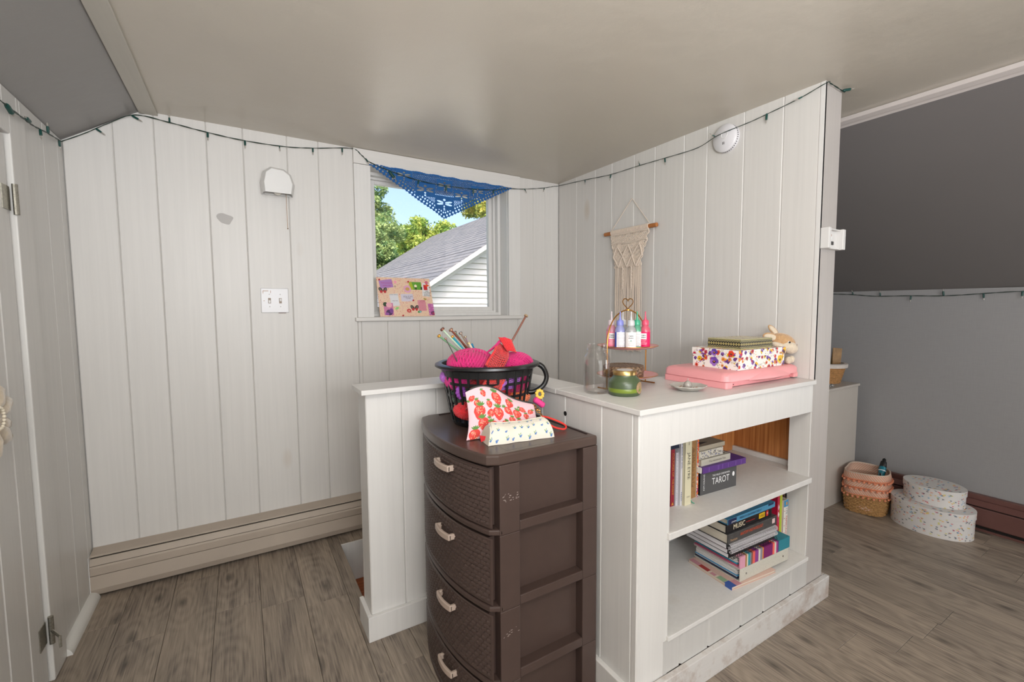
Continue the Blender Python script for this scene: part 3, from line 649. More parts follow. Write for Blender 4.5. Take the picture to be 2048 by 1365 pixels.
# ------------------------------------------------------------------ blue crochet shawl in the window
def shawl():
    A, B, K = Vector((.608, 0, 1.960)), Vector((1.457, 0, 1.952)), Vector((1.02, 0, 1.724))
    st_ = .0017; X0_, X1_, Z0_, Z1_ = .60, 1.465, 1.715, 1.965
    nx, nz = int((X1_-X0_)/st_), int((Z1_-Z0_)/st_)
    x = X0_+st_*(np.arange(nx)+.5); z = Z0_+st_*(np.arange(nz)+.5); X, Z = np.meshgrid(x, z)
    top = A.z+(B.z-A.z)*(X-A.x)/(B.x-A.x)+.002*np.sin(X*60)
    s1 = (A.z-K.z)/(K.x-A.x); s2 = (B.z-K.z)/(B.x-K.x)
    dl = (Z-(A.z-(X-A.x)*s1))*math.cos(math.atan(s1)); dr = (Z-(B.z-(B.x-X)*s2))*math.cos(math.atan(s2))
    tl = (X-A.x)*cos(math.atan(s1))-(Z-A.z)*sin(math.atan(s1)); tr_ = (B.x-X)*cos(math.atan(s2))-(Z-B.z)*sin(math.atan(s2))
    ed = np.minimum(dl, dr); tt = np.where(dl < dr, tl, tr_)
    inside = (Z < top) & (ed > -.010+.006*np.abs(np.sin(tt*pi/.020)))
    per = .0098; rows = .0075
    fx = ((X+.5*per*(np.floor(Z/rows) % 2))/per) % 1-.5; fz = (Z/rows) % 1-.5
    big = .085+.05*np.clip((1.93-Z)/.1, 0, 1)
    hole = (np.abs(fx) < .36) & (np.abs(fz) < .36) & (fx**2+fz**2 < big) & (ed > .034) & (Z < top-.008)
    e1 = (tt/.020) % 1-.5
    hole |= (np.abs(ed-.006) < .0052) & (np.abs(e1) < .24) 
    e2 = (tt/.016) % 1-.5
    hole |= (np.abs(ed-.023) < .0048) & (np.abs(e2) < .27)
    for cx, cz, k in ((.785, 1.928, .85), (.905, 1.868, 1.1), (1.02, 1.905, .9), (1.02, 1.806, 1.1), (1.125, 1.860, .95), (1.23, 1.898, .85)):
        m = (np.abs(X-cx) < .052*k) & (np.abs(Z-cz) < .034*k); hole &= ~m
        for sx_ in (-1, 1):
            for dz, tilt in ((.006, .12), (-.006, -.12)):
                u = (X-cx)*sx_-.024*k; w = Z-cz-dz*k-tilt*u
                hole |= (u/(.020*k))**2+(w/(.0048*k))**2 < 1
        hole |= ((X-cx)/(.008*k))**2+((Z-cz-.017*k)/(.0055*k))**2 < 1
        for q in (.016, .029): hole |= ((X-cx)/(.005*k))**2+((Z-cz+q*k)/(.0052*k))**2 < 1
    solid = inside & ~hole
    bm = bmesh.new(); vs = {}
    def v(i, j):
        if (i, j) not in vs:
            xx, zz = X0_+i*st_, Z0_+j*st_
            yy = YA-.027+.006*math.sin(xx*38)*max(0, (1.95-zz)/.2)+.012*max(0, (1.95-zz)/.22)
            vs[(i, j)] = bm.verts.new((xx, yy, zz))
        return vs[(i, j)]
    J, I = np.nonzero(solid)
    for j, i in zip(J.tolist(), I.tolist()): bm.faces.new((v(i, j), v(i+1, j), v(i+1, j+1), v(i, j+1)))
    mb = MB(); mb.bm.free(); mb.bm = bm
    o = mb.build('crochet_shawl', plain('blue_yarn', '1c5d9e', .85, noise=.25, scale=350, bump=.6, sheen=.3), loc=(1.02, YA-.03, 1.95), smooth=False)
    s_ = o.modifiers.new('s', 'SOLIDIFY'); s_.thickness = .003; s_.offset = 0
    tag(o, 'blue crochet lace triangle with dragonfly motifs pinned across the top of the window', 'shawl')
shawl()

# ------------------------------------------------------------------ vision board leaning in the window
def vision():
    r = thing('vision_board', (.80, 2.63, 1.149), 'pink speckled vision board with glued notes, butterflies and flowers, leaning in the window', 'board')
    w, h = .315, .222
    P0 = Vector((.648, 2.622, 1.150)); U = Vector((1, 0, 0)); V = Vector((-.045, .14, .99)).normalized()
    rd = random.Random(3); c = Canvas(w, h, 360, 250, 'e3c3a8')
    c.speck(1300, .0019, ['cf7f7a', 'd99a86', 'ecd9a8', 'c9566a', 'e7b7a6', 'e8cf9a', 'd48f9c'], rd)
    mm = .315/118.
    def X(x): return (x-8)*mm*(118/ (1700-120)*1.0)*13.2/1.0 if False else (x-120)/1540*w
    def Y(y): return h-(y-110)/1150*h
    def R(x0, y0, x1, y1, col, a=0): c.rect(X(x0), Y(y1), X(x1), Y(y0), col, a)
    def D(x, y, r1, r2, col, a=0, hole=0): c.ell(X(x), Y(y), r1/1540*w, r2/1540*w, col, a, hole)
    R(190, 180, 560, 420, 'a97bb8', .14)
    R(440, 590, 680, 950, 'd9d8dc', .07); R(750, 590, 1100, 810, 'cfc8d6', .02)
    R(1040, 225, 1390, 455, '5f9a2f'); R(1040, 225, 1130, 455, 'a9b52c', .2); D(1215, 345, 40, 40, 'f2e3c4'); R(1190, 380, 1240, 450, '30401c'); R(1360, 370, 1410, 455, '2c1c1c')
    R(1400, 250, 1620, 660, 'dcdad9', -.12); R(1450, 300, 1560, 460, 'c51f22'); D(1560, 320, 60, 30, 'e0531f'); D(1625, 385, 14, 14, '1a1a1a')
    D(1555, 235, 50, 50, 'cf6a80'); D(965, 440, 105, 105, 'dba0bd'); D(965, 440, 60, 48, 'c8a05c')
    R(1210, 770, 1440, 1100, 'd9909c'); R(1500, 880, 1720, 1235, 'b7629e')
    for i in range(14):
        q = 1500+rd.random()*210; D(q, 890+rd.random()*330, 14, 14, 'd39ac8')
    D(1640, 1170, 90, 60, '6a2f63'); D(1640, 1180, 50, 30, 'a13556')
    R(240, 860, 500, 1220, 'c8789f'); D(290, 900, 60, 60, '23401f'); D(390, 920, 80, 70, 'e7a9b4'); D(380, 1140, 90, 80, '4c2a5a'); D(440, 1090, 50, 70, '7a3f8e'); D(320, 1180, 50, 40, '8c4f9c')
    for bx, by in ((270, 490), (1100, 1010)):
        for sx_ in (-1, 1):
            D(bx+sx_*60, by-15, 48, 75, '3b3532', -sx_*.6); D(bx+sx_*50, by+40, 38, 40, 'b8232a'); D(bx+sx_*75, by-30, 20, 40, '6b625a', -sx_*.6)
    D(930, 1090, 65, 55, 'c94a48'); D(930, 1095, 14, 14, 'f0d8c0'); D(1230, 1125, 60, 35, '4f8f4a', .2); D(1250, 1130, 30, 25, '8fb6c4')
    D(600, 1020, 60, 30, '8fcf7a', .5); D(1440, 740, 45, 30, 'b09a55', -.4); D(640, 240, 40, 40, 'ee9db0'); D(620, 370, 24, 24, '555a52', 0, .4)
    for q in ((200, 180), (1015, 220), (1090, 780), (745, 1235), (1745, 1225)): D(q[0], q[1], 30, 22, 'b31022', .6)
    f = lambda u, v: P0+U*(u*(1-.035*v/h))+V*v
    c.mesh('printed_face', f, PRINT, r)
    mb = MB(); n_ = U.cross(V)*-1
    a_ = [P0+V*-.0005, P0+U*w-V*.0005, P0+U*w*.965+V*(h+.0005), P0+V*(h+.0005)]
    mb.loft([[p-n_*-.0006 for p in a_], [p+n_*.003 for p in a_]]); mb.build('backing_board', mat('card_edge', 'd9c3a8', .7), r)
    def T(s, x, y, sz, m_=INK, wd=None): txt(s, sz, P0+U*X(x)+V*Y(y), U, V, m_, r, width=wd)
    T('2026 IS MY', 935, 670, .013, mat('grey_ink', '6a6878', .6), .056); T('YEAR', 935, 720, .013, mat('grey_ink', '6a6878', .6), .03)
    for i, s in enumerate(('FEEL', 'THE FEAR', '& DO IT', 'ANYWAY')): T(s, 1500, 500+i*46, .010)
    for i, s in enumerate(('love yourself', 'every day')): T(s, 390, 270+i*80, .012, mat('rose_ink', 'b0387c', .6))
    T('GOOD THINGS', 540, 615, .0065); T('TAKE TIME', 560, 798, .0065)
    T('LOVE', 1330, 800, .012, mat('wine_ink', '9a2f45', .6))
    for i in range(6): T('more of what you love', 1330, 850+i*42, .0052, mat('wine_ink', '9a2f45', .6), .044)
    MB().box(.0, .006, 0, .006, 0, .0003).build('x', INK, r) if False else None
vision()

# ------------------------------------------------------------------ macrame wall hanging
COT = plain('cream_cotton_cord', 'e0d0c0', .9, noise=.15, scale=300, bump=.4, sheen=.2)
def macrame():
    r = thing('macrame_hanging', (XB, 1.9, 1.62), 'cream cotton macrame hanging with long fringe on a wooden dowel', 'wall hanging')
    xx = XB-.020
    MB().tube([(xx, 2.100, 1.627), (xx, 1.696, 1.627)], .011, 16).build('dowel', grain_wood('dowel_wood', '9a5a2a', 'bf7d44', 'y', .5), r, smooth=True)
    MB().tube([(xx, 2.045, 1.640), (XB-.006, 1.893, 1.800), (xx, 1.745, 1.640)], .0022, 6).build('hanging_cord', COT, r)
    y0, y1, n = 2.04, 1.745, 30
    def W(t, z):      # half-width narrows downwards
        k = min(1, max(0, (1.62-z)/.19)); k = k*k*(3-2*k)
        a = 2.04+(2.008-2.04)*k; b = 1.745+(1.800-1.745)*k; return a+(b-a)*t
    mb = MB(); rd = random.Random(5)
    for i in range(n):        # lark's head loops over the dowel
        y = y0+(y1-y0)*(i+.5)/n
        if i in (3, 4, 8, 12, 17, 24) and False: continue
        mb.tube([(xx-.004, y, 1.613), (xx-.0135, y, 1.622), (xx-.012, y+.001, 1.634), (xx, y+.002, 1.6405), (xx+.010, y, 1.634)], .0036, 6)
    mb.build('cord_loops', COT, r, smooth=True)
    mb = MB()
    for z, wv in ((1.611, 0), (1.560, .004)):   # two horizontal ridges
        mb.tube([(xx-.008, W(t, z), z+wv*math.sin(t*9)) for t in np.linspace(0, 1, 30)], .0045, 6)
    m = 28
    for i in range(m):        # netted upper part: cords crossing in diamonds
        for sgn in (-1, 1):
            pts = []
            for k in range(41):
                q = k/40; z = 1.608-q*.185
                ph = (i/m)+sgn*.13*(abs(((q*3.0) % 2)-1)-.5)
                ph = min(1, max(0, ph)); pts.append((xx-.004-.003*math.sin(q*38+i+sgn), W(ph, z), z))
            mb.tube(pts, .0026, 5)
    mb.build('knotted_panel', COT, r, smooth=True)
    mb = MB()                  # diamond ridges
    for d in range(3):
        for sgn in (-1, 1):
            c0 = (d+.5)/3
            mb.tube([(xx-.011, W(min(1, max(0, c0+sgn*t_/6)), 1.545-.06*t_), 1.545-.06*t_) for t_ in np.linspace(0, 1, 8)], .0042, 6)
            mb.tube([(xx-.011, W(min(1, max(0, c0+sgn*(1-t_)/6)), 1.485-.06*t_), 1.485-.06*t_) for t_ in np.linspace(0, 1, 8)], .0042, 6)
            if d < 2: mb.tube([(xx-.010, W((d+1)/3+sgn*.012, 1.43-q*.13)+.003*math.sin(q*40), 1.43-q*.13) for q in np.linspace(0, 1, 26)], .0035, 6)
    mb.build('ridge_knots', COT, r, smooth=True)
    mb = MB()
    for i in range(46):        # fringe
        t_ = (i+.5)/46; j = rd.uniform(-.003, .003)
        mb.tube([(xx-.003+rd.uniform(-.003, .003), W(t_, 1.43), 1.432), (xx-.003+rd.uniform(-.002, .002), W(t_, 1.3)+j, 1.28), (xx-.001, W(t_, 1.2)+j*1.5, 1.13), (xx, W(t_, 1.1)+j*2, (.945+rd.uniform(0, .02)))], .0021, 5)
    mb.build('fringe', COT, r, kind='stuff')
macrame()

# ------------------------------------------------------------------ cream tassel ornament on the door
r = thing('fluffy_ornament', (XL+.01, 1.662, .93), 'fluffy cream tassel ornament with a beaded ring hanging on the left door', 'ornament')
FL = plain('fluffy_wool', 'c9b9a2', .95, noise=.15, scale=60, bump=1., sheen=.6)
mb = MB(); rd = random.Random(2)
for a, L_ in ((-20, .10), (15, .12), (50, .10), (95, .12), (140, .10), (185, .11), (230, .10), (275, .11), (320, .12)):
    a = radians(a); d = Vector((0, cos(a), sin(a))); p = Vector((XL+.035, 1.662, .93))
    mb.tube([p+d*.015, p+d*L_*.5+Vector((.004, 0, -.004)), p+d*L_*.85, p+d*L_*1.0], [.014, .021, .020, .007], 10)
mb.build('wool_tufts', FL, r, smooth=True)
mb = MB()
for k in range(18):
    a = 2*pi*k/18; mb.ell((XL+.058, 1.662+.026*cos(a), .93+.026*sin(a)), (.0042,)*3, nu=8, nv=6)
mb.build('bead_ring', mat('cream_bead', 'e2d8c4', .4), r, smooth=True)

# ------------------------------------------------------------------ drawer tower
DPL = plain('dark_brown_plastic', '4b3c37', .36, noise=.05, scale=30)
DTOP = plain('dark_brown_top', '4f403a', .30, noise=.06, scale=20, bump=.05)
DREC = plain('brown_side_panel', '3c2c28', .5)
HAND = plain('taupe_handle', 'b4a194', .35)
dt = thing('drawer_tower', (.71, 1.32, 0), 'dark brown plastic drawer tower with woven-look fronts beside the bookcase', 'drawer unit')
DX0, DX1, DY0, DY1 = .545, .891, 1.052, 1.598
TOPZ = .812
LV = [.590, .376, .162, 0]   # bottoms of tiers
def bow(y, k=1.):            # how far the front bulges towards -x
    t = (y-(DY0+DY1)/2)/((DY1-DY0)/2); return .052*k*(1-abs(t)**2.2)
def bow_outline(x_back, grow=0., n=24, inset=0.):
    ys = np.linspace(DY0+inset, DY1-inset, n)
    return [(x_back, DY0+inset), *[(DX0-bow(y)-grow, y) for y in ys], (x_back, DY1-inset)]
def rounded_top():
    o_ = []
    for y in np.linspace(DY0, DY1, 33):
        e = min(y-DY0, DY1-y); rr = .022
        cut = rr-math.sqrt(max(0, rr*rr-(rr-e)**2)) if e < rr else 0
        o_.append((DX0-bow(y)-.014+cut, y))
    return o_
mb = MB(); f_ = lambda u, v, w: (u, v, w)
mb.prism([(DX1, DY0)]+rounded_top()+[(DX1, DY1)], f_, TOPZ-.030, TOPZ)
mb.build('top', DTOP, dt, bevel=.006, seg=3)
mb = MB(); mb.prism([(DX0+.045, DY0+.022), (DX1-.022, DY0+.022), (DX1-.022, DY1-.03), (DX0+.045, DY1-.03)], f_, TOPZ-.001, TOPZ+.0002); mb.build('top_inset', DTOP, dt)
mb = MB()
for a, b in (((DX0+.040, DY1-.026), (DX1-.018, DY1-.026)), ((DX1-.018, DY1-.026), (DX1-.018, DY0+.03))):
    mb.tube([(a[0], a[1], TOPZ), (b[0], b[1], TOPZ)], .003, 6)
mb.build('inset_groove', mat('groove_dark', '2b201d', .5), dt)
prev = TOPZ-.030
for k, zb in enumerate(LV):
    fr = thing('x', (0, 0, 0), None, None); bpy.data.objects.remove(fr)
    mb = MB(); d_ = .004*k   # each tier frame
    for yy in (DY0, DY1-.046):
        o0, o1 = (yy, yy+.046)
        mb.box(DX0+.010, DX0+.072, o0, o1, zb, prev)            # front post
        mb.box(DX1-.055, DX1, o0, o1, zb, prev)                 # back post
        mb.box(DX0+.072, DX1-.055, o0, o1, zb, zb+.028)         # bottom rail
    mb.box(DX0+.01, DX1-.006, DY0+.03, DY1-.03, zb, zb+.008)
    mb.box(DX1-.012, DX1-.002, DY0+.03, DY1-.03, zb+.008, prev)
    mb.build('tier_frame', DPL, dt, bevel=.0025)
    MB().box(DX0+.07, DX1-.05, DY0+.040, DY0+.045, zb+.01, prev).build('side_panel', DREC, dt)
    # bowed lip under the drawer
    mb = MB(); mb.prism([(DX0+.02, DY0)]+[(p[0]+.006, p[1]) for p in rounded_top()]+[(DX0+.02, DY1)], f_, zb, zb+.016); mb.build('lip', DPL, dt, bevel=.004)
    # drawer
    zt_, z0_ = prev-.007, zb+.020
    mb = MB(); mb.prism([(DX1-.02, DY0+.033), (DX0+.006, DY0+.033), *[(DX0-bow(y)+.004, y) for y in np.linspace(DY0+.033, DY1-.033, 16)], (DX0+.006, DY1-.033), (DX1-.02, DY1-.033)], f_, z0_, zt_-.004)
    dr = mb.build('drawer', DPL, dt)
    # woven front as real relief
    nv = max(8, int((zt_-z0_)/.0017)); nu = 300; rr = []
    ys = np.linspace(DY0+.008, DY1-.008, nu)
    for j in range(nv+1):
        z = z0_+(zt_-z0_)*j/nv; row = []
        for y in ys:
            ce, rw = .0190, .0125
            rj = math.floor((z-zb)/rw); u = ((y+(.5*ce if rj % 2 else 0))/ce) % 1; w = ((z-zb)/rw) % 1
            hgt = .0050*(min(1, 5*u, 5*(1-u)))*(.25+.75*min(1, 5*w, 5*(1-w)))*(.45+.9*u)
            e = min(y-ys[0], ys[-1]-y, z-z0_, zt_-z)
            if e < .009: hgt = .0030 if e > .002 else .0005
            row.append((DX0-bow(y)-.004-hgt, y, z))
        rr.append(row)
    mb = MB(); mb.loft(rr, cap=False, closed=False); mb.build('woven_front', DPL, dr, smooth=True)
    # handle
    zc = (zt_+z0_)/2+(.048 if zb > 0 else .03); ym = 1.262
    hs_ = thing('x', (0, 0, 0), None, None); bpy.data.objects.remove(hs_)
    mb = MB(); hy = np.linspace(ym-.048, ym+.048, 13)
    hx = lambda y: DX0-bow(ym)-.016-.007*(1-((y-ym)/.048)**2)+(y-ym)*-.05
    pts = [(hx(y)-.008, y) for y in hy]+[(hx(y)+.001, y) for y in hy[::-1]]
    if zt_-z0_ > .08:
        mb.prism(pts, f_, zc-.009, zc+.009)
        mb.box(DX0-bow(ym)-.020, DX0-bow(ym)+.004, ym-.048, ym-.038, zc-.0085, zc+.0085); mb.box(DX0-bow(ym)-.020, DX0-bow(ym)+.004, ym+.038, ym+.048, zc-.0085, zc+.0085)
        mb.build('handle', HAND, dr, bevel=.0025, label='taupe plastic handle')
    prev = zb
SCR = mat('pale_scratch', 'a79a94', .6); rd = random.Random(8)
mb = MB()
for k in range(22):
    x = DX0+.015+rd.random()*.05; z = .68+rd.random()*.022; mb.box(x, x+rd.uniform(.001, .006), DY0-.0004, DY0+.001, z, z+.0012)
for k in range(12):
    x = DX0+.015+rd.random()*.05; z = .30+rd.random()*.02; mb.box(x, x+rd.uniform(.001, .006), DY0-.0004, DY0+.001, z, z+.0012)
mb.build('paint_scratches', SCR, dt, kind='stuff')

# ------------------------------------------------------------------ black basket of yarn
BC = Vector((.70, 1.405, TOPZ)); RT, RB_, HB = .156, .118, .200
bk = thing('laundry_basket', BC, 'round black plastic basket with ribbed open sides full of yarn on the drawer tower', 'basket')
def RR(z): return RB_+(RT-RB_)*(z/HB)**.8
mb = MB(); mb.lathe([(RT-.006, HB-.014), (RT+.010, HB-.012), (RT+.021, HB-.006), (RT+.020, HB+.001), (RT+.010, HB+.005), (RT-.002, HB+.003), (RT-.006, HB-.014)], BC, 64, cap=False); mb.build('rim', BLACK, bk, smooth=True)
mb = MB(); mb.lathe([(RR(.170)+.001, .165), (RR(.188)+.001, .190), (RR(.188)-.003, .190), (RR(.170)-.003, .165), (RR(.170)+.001, .165)], BC, 64, cap=False); mb.build('band', BLACK, bk, smooth=True)
for z in (.050, .098, .140):
    mb = MB(); mb.lathe([(RR(z), z), (RR(z+.009), z+.009), (RR(z+.009)-.003, z+.009), (RR(z)-.003, z), (RR(z), z)], BC, 64, cap=False); mb.build('band', BLACK, bk)
mb = MB(); mb.lathe([(.0001, 0), (RB_-.004, 0), (RB_+.001, .004), (RR(.016), .016), (RR(.016)-.003, .016), (RB_-.006, .004), (.0001, .003)], BC, 48); mb.build('base', BLACK, bk, smooth=True)
for k in range(30):
    a = 2*pi*(k+.3)/30; M = Matrix.Translation(BC) @ Matrix.Rotation(a, 4, 'Z')
    mb = MB(); mb.loft([[M @ Vector((RR(z)+dx, s_*w_, z)) for dx, s_ in ((.002, -1), (.002, 1), (-.002, 1), (-.002, -1))] for z, w_ in ((.012, .0042), (.06, .0038), (.12, .0036), (.188, .0042))]); mb.build('rib', BLACK, bk)
ha = radians(-33)
def hp(a, rad, z): return (BC.x+rad*cos(a), BC.y+rad*sin(a), BC.z+z)
mb = MB(); path = [hp(ha+.16, RT+.012, HB-.006), hp(ha+.14, RT+.034, HB-.02), hp(ha+.06, RT+.045, HB-.05), hp(ha, RT+.034, HB-.078), hp(ha-.06, RT+.004, HB-.098), hp(ha-.08, RT-.02, HB-.10)]
mb.tube(smooth_path(path, 5), [.009]*6+[.0085]*20, 10); mb.build('handle', BLACK, bk, smooth=True)
def yarn_ball(name, c, r_, col, label, group=None, seed=1, n=26, th=.0027, M=None):
    rd = random.Random(seed); c = Vector(c); m_ = mat('yarn_'+col, col, .9, noise=.18, scale=250, bump=.5, sheen=.3)
    t = thing(name, c-Vector((0, 0, r_[2])), label, 'yarn', group)
    MB().ell(c, [q*.95 for q in r_], nu=24, nv=14).build('core', m_, t, smooth=True)
    mb = MB()
    for g in range(n//5):
        ax = Vector((rd.gauss(0, 1), rd.gauss(0, 1), rd.gauss(0, .8))).normalized(); a = ax.orthogonal().normalized(); b = ax.cross(a)
        for k in range(7):
            off = (k-3)*.13+rd.uniform(-.02, .02); rad = math.sqrt(max(.05, 1-off*off))
            pts = []
            for i in range(30):
                p = a*cos(2*pi*i/30)*rad+b*sin(2*pi*i/30)*rad+ax*off
                pts.append(c+Vector((p.x*r_[0], p.y*r_[1], p.z*r_[2]))*(1+.012*g/ (n/5)))
            mb.tube(pts, th, 5, closed=True)
    mb.build('strands', m_, t, smooth=True, kind='stuff'); return t
z0 = BC.z
yarn_ball('yarn_ball', (.628, 1.385, z0+.205), (.078, .062, .047), 'cc1d6f', 'large magenta yarn ball heaped at the left of the black basket', seed=3, n=34)
yarn_ball('yarn_ball', (.782, 1.36, z0+.192), (.062, .060, .042), 'cf1f72', 'magenta yarn ball at the right rim of the black basket', seed=4, n=34)
yarn_ball('yarn_ball', (.765, 1.345, z0+.135), (.055, .05, .035), 'c71c68', 'magenta yarn skein pressed against the right side ribs inside the basket', seed=9, n=30)
yarn_ball('yarn_ball', (.640, 1.36, z0+.057), (.080, .062, .036), 'df2730', 'red yarn skein at the bottom of the black basket', seed=5, n=30)
yarn_ball('yarn_ball', (.590, 1.41, z0+.150), (.040, .045, .034), 'd02a80', 'pink loose yarn at the left side ribs inside the basket', seed=6, n=24)
yarn_ball('yarn_ball', (.700, 1.40, z0+.100), (.095, .085, .055), 'd8353c', 'red yarn mass in the middle of the basket behind the ribs', seed=7, n=30)
yarn_ball('yarn_ball', (.625, 1.40, z0+.095), (.060, .06, .03), '3e5a49', 'dark green yarn behind the left ribs of the basket', seed=11, n=24)
yarn_ball('yarn_ball', (.560, 1.43, z0+.16), (.02, .02, .02), 'a862b8', 'small purple yarn tuft at the left rim of the basket', seed=21, n=20, th=.002)
yarn_ball('yarn_ball', (.775, 1.35, z0+.085), (.050, .05, .026), 'f0814f', 'orange yarn behind the right ribs of the basket', seed=12, n=24)
def knit(name, P, Q, wid, col, label, nrow=16, ncol=40, folds=0, up=(0, 0, 1)):
    """knitted strip from P to Q, width along wid, V-stitches as relief"""
    P, Q, wid = Vector(P), Vector(Q), Vector(wid); ax = Q-P; nrm = ax.cross(wid).normalized(); rr = []
    for j in range(ncol*3+1):
        s = j/(ncol*3); row = []
        for i in range(nrow*3+1):
            t = i/(nrow*3); hh = .0022*abs(sin(pi*i/3))**.7+.0016*abs(sin(pi*j/3))**.7
            row.append(P+ax*s+wid*(t-.5)*(1-.25*s)+nrm*(hh+folds*sin(s*9)*.006+.010*sin(t*pi)))
        rr.append(row)
    mb = MB(); mb.loft(rr, cap=False, closed=False)
    o = mb.build(name, mat('yarn_'+col, col, .9, noise=.18, scale=250, bump=.5, sheen=.3), loc=P, smooth=True)
    s_ = o.modifiers.new('s', 'SOLIDIFY'); s_.thickness = .006; s_.offset = -1
    return tag(o, label, 'knitting')
knit('knitted_strip', (.668, 1.295, z0+.192), (.735, 1.345, z0+.268), (.062, -.005, -.030), 'dd3034', 'red knitted strip rising out of the basket between two magenta balls', 10, 18, 1)
knit('knitted_fold', (.728, 1.335, z0+.285), (.748, 1.325, z0+.240), (.050, 0, -.010), 'd92b30', 'red ribbed knitted end folded over the brown needle', 9, 8)
knit('knitted_square', (.600, 1.268, z0+.075), (.655, 1.262, z0+.165), (.075, -.04, .0), 'd9342c', 'orange-red knitted panel behind the front ribs of the basket', 12, 18, 1)
knit('crocheted_panel', (.69, 1.262, z0+.125), (.735, 1.275, z0+.175), (.085, .03, .0), '9c5bb5', 'purple crocheted piece behind the front ribs of the basket', 12, 12, 1)
mb = MB()
for k in range(3):
    mb.tube(smooth_path([(.655+.004*k, 1.36, z0+.232), (.69, 1.345-.003*k, z0+.252+.004*k), (.722, 1.335, z0+.282+.003*k), (.744, 1.33, z0+.278)], 5), .0022, 6)
tag(mb.build('loose_yarn', mat('yarn_cc1d6f', 'cc1d6f', .9), loc=(.69, 1.345, z0+.25), smooth=True), 'magenta yarn strands running from the ball up to the knitting', 'yarn')
# purple + yellow + pink bits poking through the ribs
tag(MB().tube(smooth_path([(.795, 1.262, z0+.088), (.812, 1.256, z0+.075), (.828, 1.252, z0+.062)], 4), [.004]+[.010]*7+[.006], 10).build('pink_fabric_end', mat('pink_felt', 'e5448c', .85), loc=(.81, 1.25, z0+.07), smooth=True), 'pink rounded felt end poking out of the right of the basket', 'fabric piece')
mb = MB()
for k in range(9):
    a = k*.7; mb.ell((.822+.012*cos(a), 1.268+.003*sin(a), z0+.100+.012*sin(a)), (.006,)*3, nu=8, nv=6)
tag(mb.build('crochet_flower', mat('yellow_yarn', 'ecc75a', .9), loc=(.82, 1.268, z0+.09), smooth=True), 'yellow crochet flower poking out at the right of the basket', 'crochet flower')
mb = MB(); 
for k in range(10):
    a = k*.63; mb.ell((.5775+.011*cos(a), 1.352+.004*sin(a), z0+.118+.016*sin(a)), (.008,)*3, nu=8, nv=6)
tag(mb.build('crochet_flower', mat('purple_yarn', '8e4aa5', .9), loc=(.577, 1.35, z0+.1), smooth=True), 'purple crochet flower poking out at the left of the basket', 'crochet flower')
# knitting needles
def needle(a, b, r_, col, label, head='9c7a62', metal=.0, hr=2.2, ext=1.5):
    a, b = Vector(a), Vector(b); d = (b-a).normalized()
    t = thing('knitting_needle', b, label, 'knitting needle', None)
    MB().tube([a, b+d*.03*ext, b+d*(.03*ext+.01)], [r_, r_, .0006], 10).build('shaft', mat('needle_'+col, col, .3, metal=metal), t, smooth=True)
    MB().tube([a-d*.004, a-d*.002, a+d*.002], [r_*hr*.8, r_*hr, r_*hr], 12).build('head', mat('head_'+head, head, .3, metal=.4), t, smooth=True)
needle((.838, 1.38, 1.170), (.775, 1.375, 1.080), .0034, '7a4a3a', 'single brown knitting needle standing at the right of the basket', 'b59a78')
needle((.557, 1.45, 1.128), (.632, 1.45, 1.049), .0036, 'b7cbb4', 'pale green knitting needle, highest of the left bunch', '7a4a3a')
needle((.534, 1.42, 1.108), (.610, 1.42, 1.049), .0032, '6d9a74', 'green knitting needle with amber head, leftmost of the bunch', 'b8862f', hr=1.9)
needle((.529, 1.35, 1.103), (.557, 1.35, 1.048), .0017, '55504e', 'thin dark grey knitting needle at the left rim of the basket', '8a6a58')
needle((.595, 1.47, 1.124), (.662, 1.47, 1.051), .0036, '7b4436', 'thick brown knitting needle in the middle of the left bunch', '96705a')
needle((.630, 1.47, 1.112), (.662, 1.47, 1.060), .0030, '8f7f72', 'grey-brown knitting needle right of the thick brown one', '8f7f72')
needle((.592, 1.45, 1.102), (.638, 1.45, 1.049), .0036, '2b93a3', 'turquoise knitting needle under the brown one', 'c08a35', hr=1.6)
needle((.647, 1.47, 1.098), (.666, 1.47, 1.056), .0022, '8b6d78', 'short mauve knitting needle of the left bunch', '9a8a70')
needle((.672, 1.47, 1.070), (.682, 1.47, 1.050), .0036, '1f7aa0', 'short blue knitting needle at the right of the bunch', '1f7aa0', hr=1.2)
needle((.658, 1.465, 1.076), (.672, 1.465, 1.052), .0045, 'd9cdb5', 'short thick cream needle at the right of the bunch', 'c9b27d', hr=1.3)
needle((.622, 1.50, 1.113), (.668, 1.50, 1.050), .0034, '5f7f6b', 'dark green knitting needle behind the brown one', '7a6a58', hr=1.9)

# ------------------------------------------------------------------ strawberry pouch
def strawberry(c, x, y, s, a=0, col='d6453f'):
    ca, sa = cos(a), sin(a)
    for dx, dy, rx, ry in ((0, 0, .85, .8), (0, -.35, .62, .75), (0, -.7, .38, .5)):
        c.ell(x+(dx*ca-dy*sa)*s, y+(dx*sa+dy*ca)*s, rx*s, ry*s, col, a)
    c.ell(x+(-.25*ca)*s, y+.2*s, .25*s, .35*s, 'e8766e', a)
    for i in range(5):
        b = a+pi/2+(i-2)*.45; c.ell(x+(-.72*sa)*s+cos(b)*.45*s, y+.72*ca*s+sin(b)*.3*s, .34*s, .11*s, '5c8a45', b)
    rd_ = random.Random(int(x*9999))
    for i in range(12):
        px, py = rd_.uniform(-.55, .55), rd_.uniform(-.8, .5)
        if abs(px) < .75+py*.4: c.ell(x+(px*ca-py*sa)*s, y+(px*sa+py*ca)*s, .05*s, .07*s, 'f4d3a0', a)
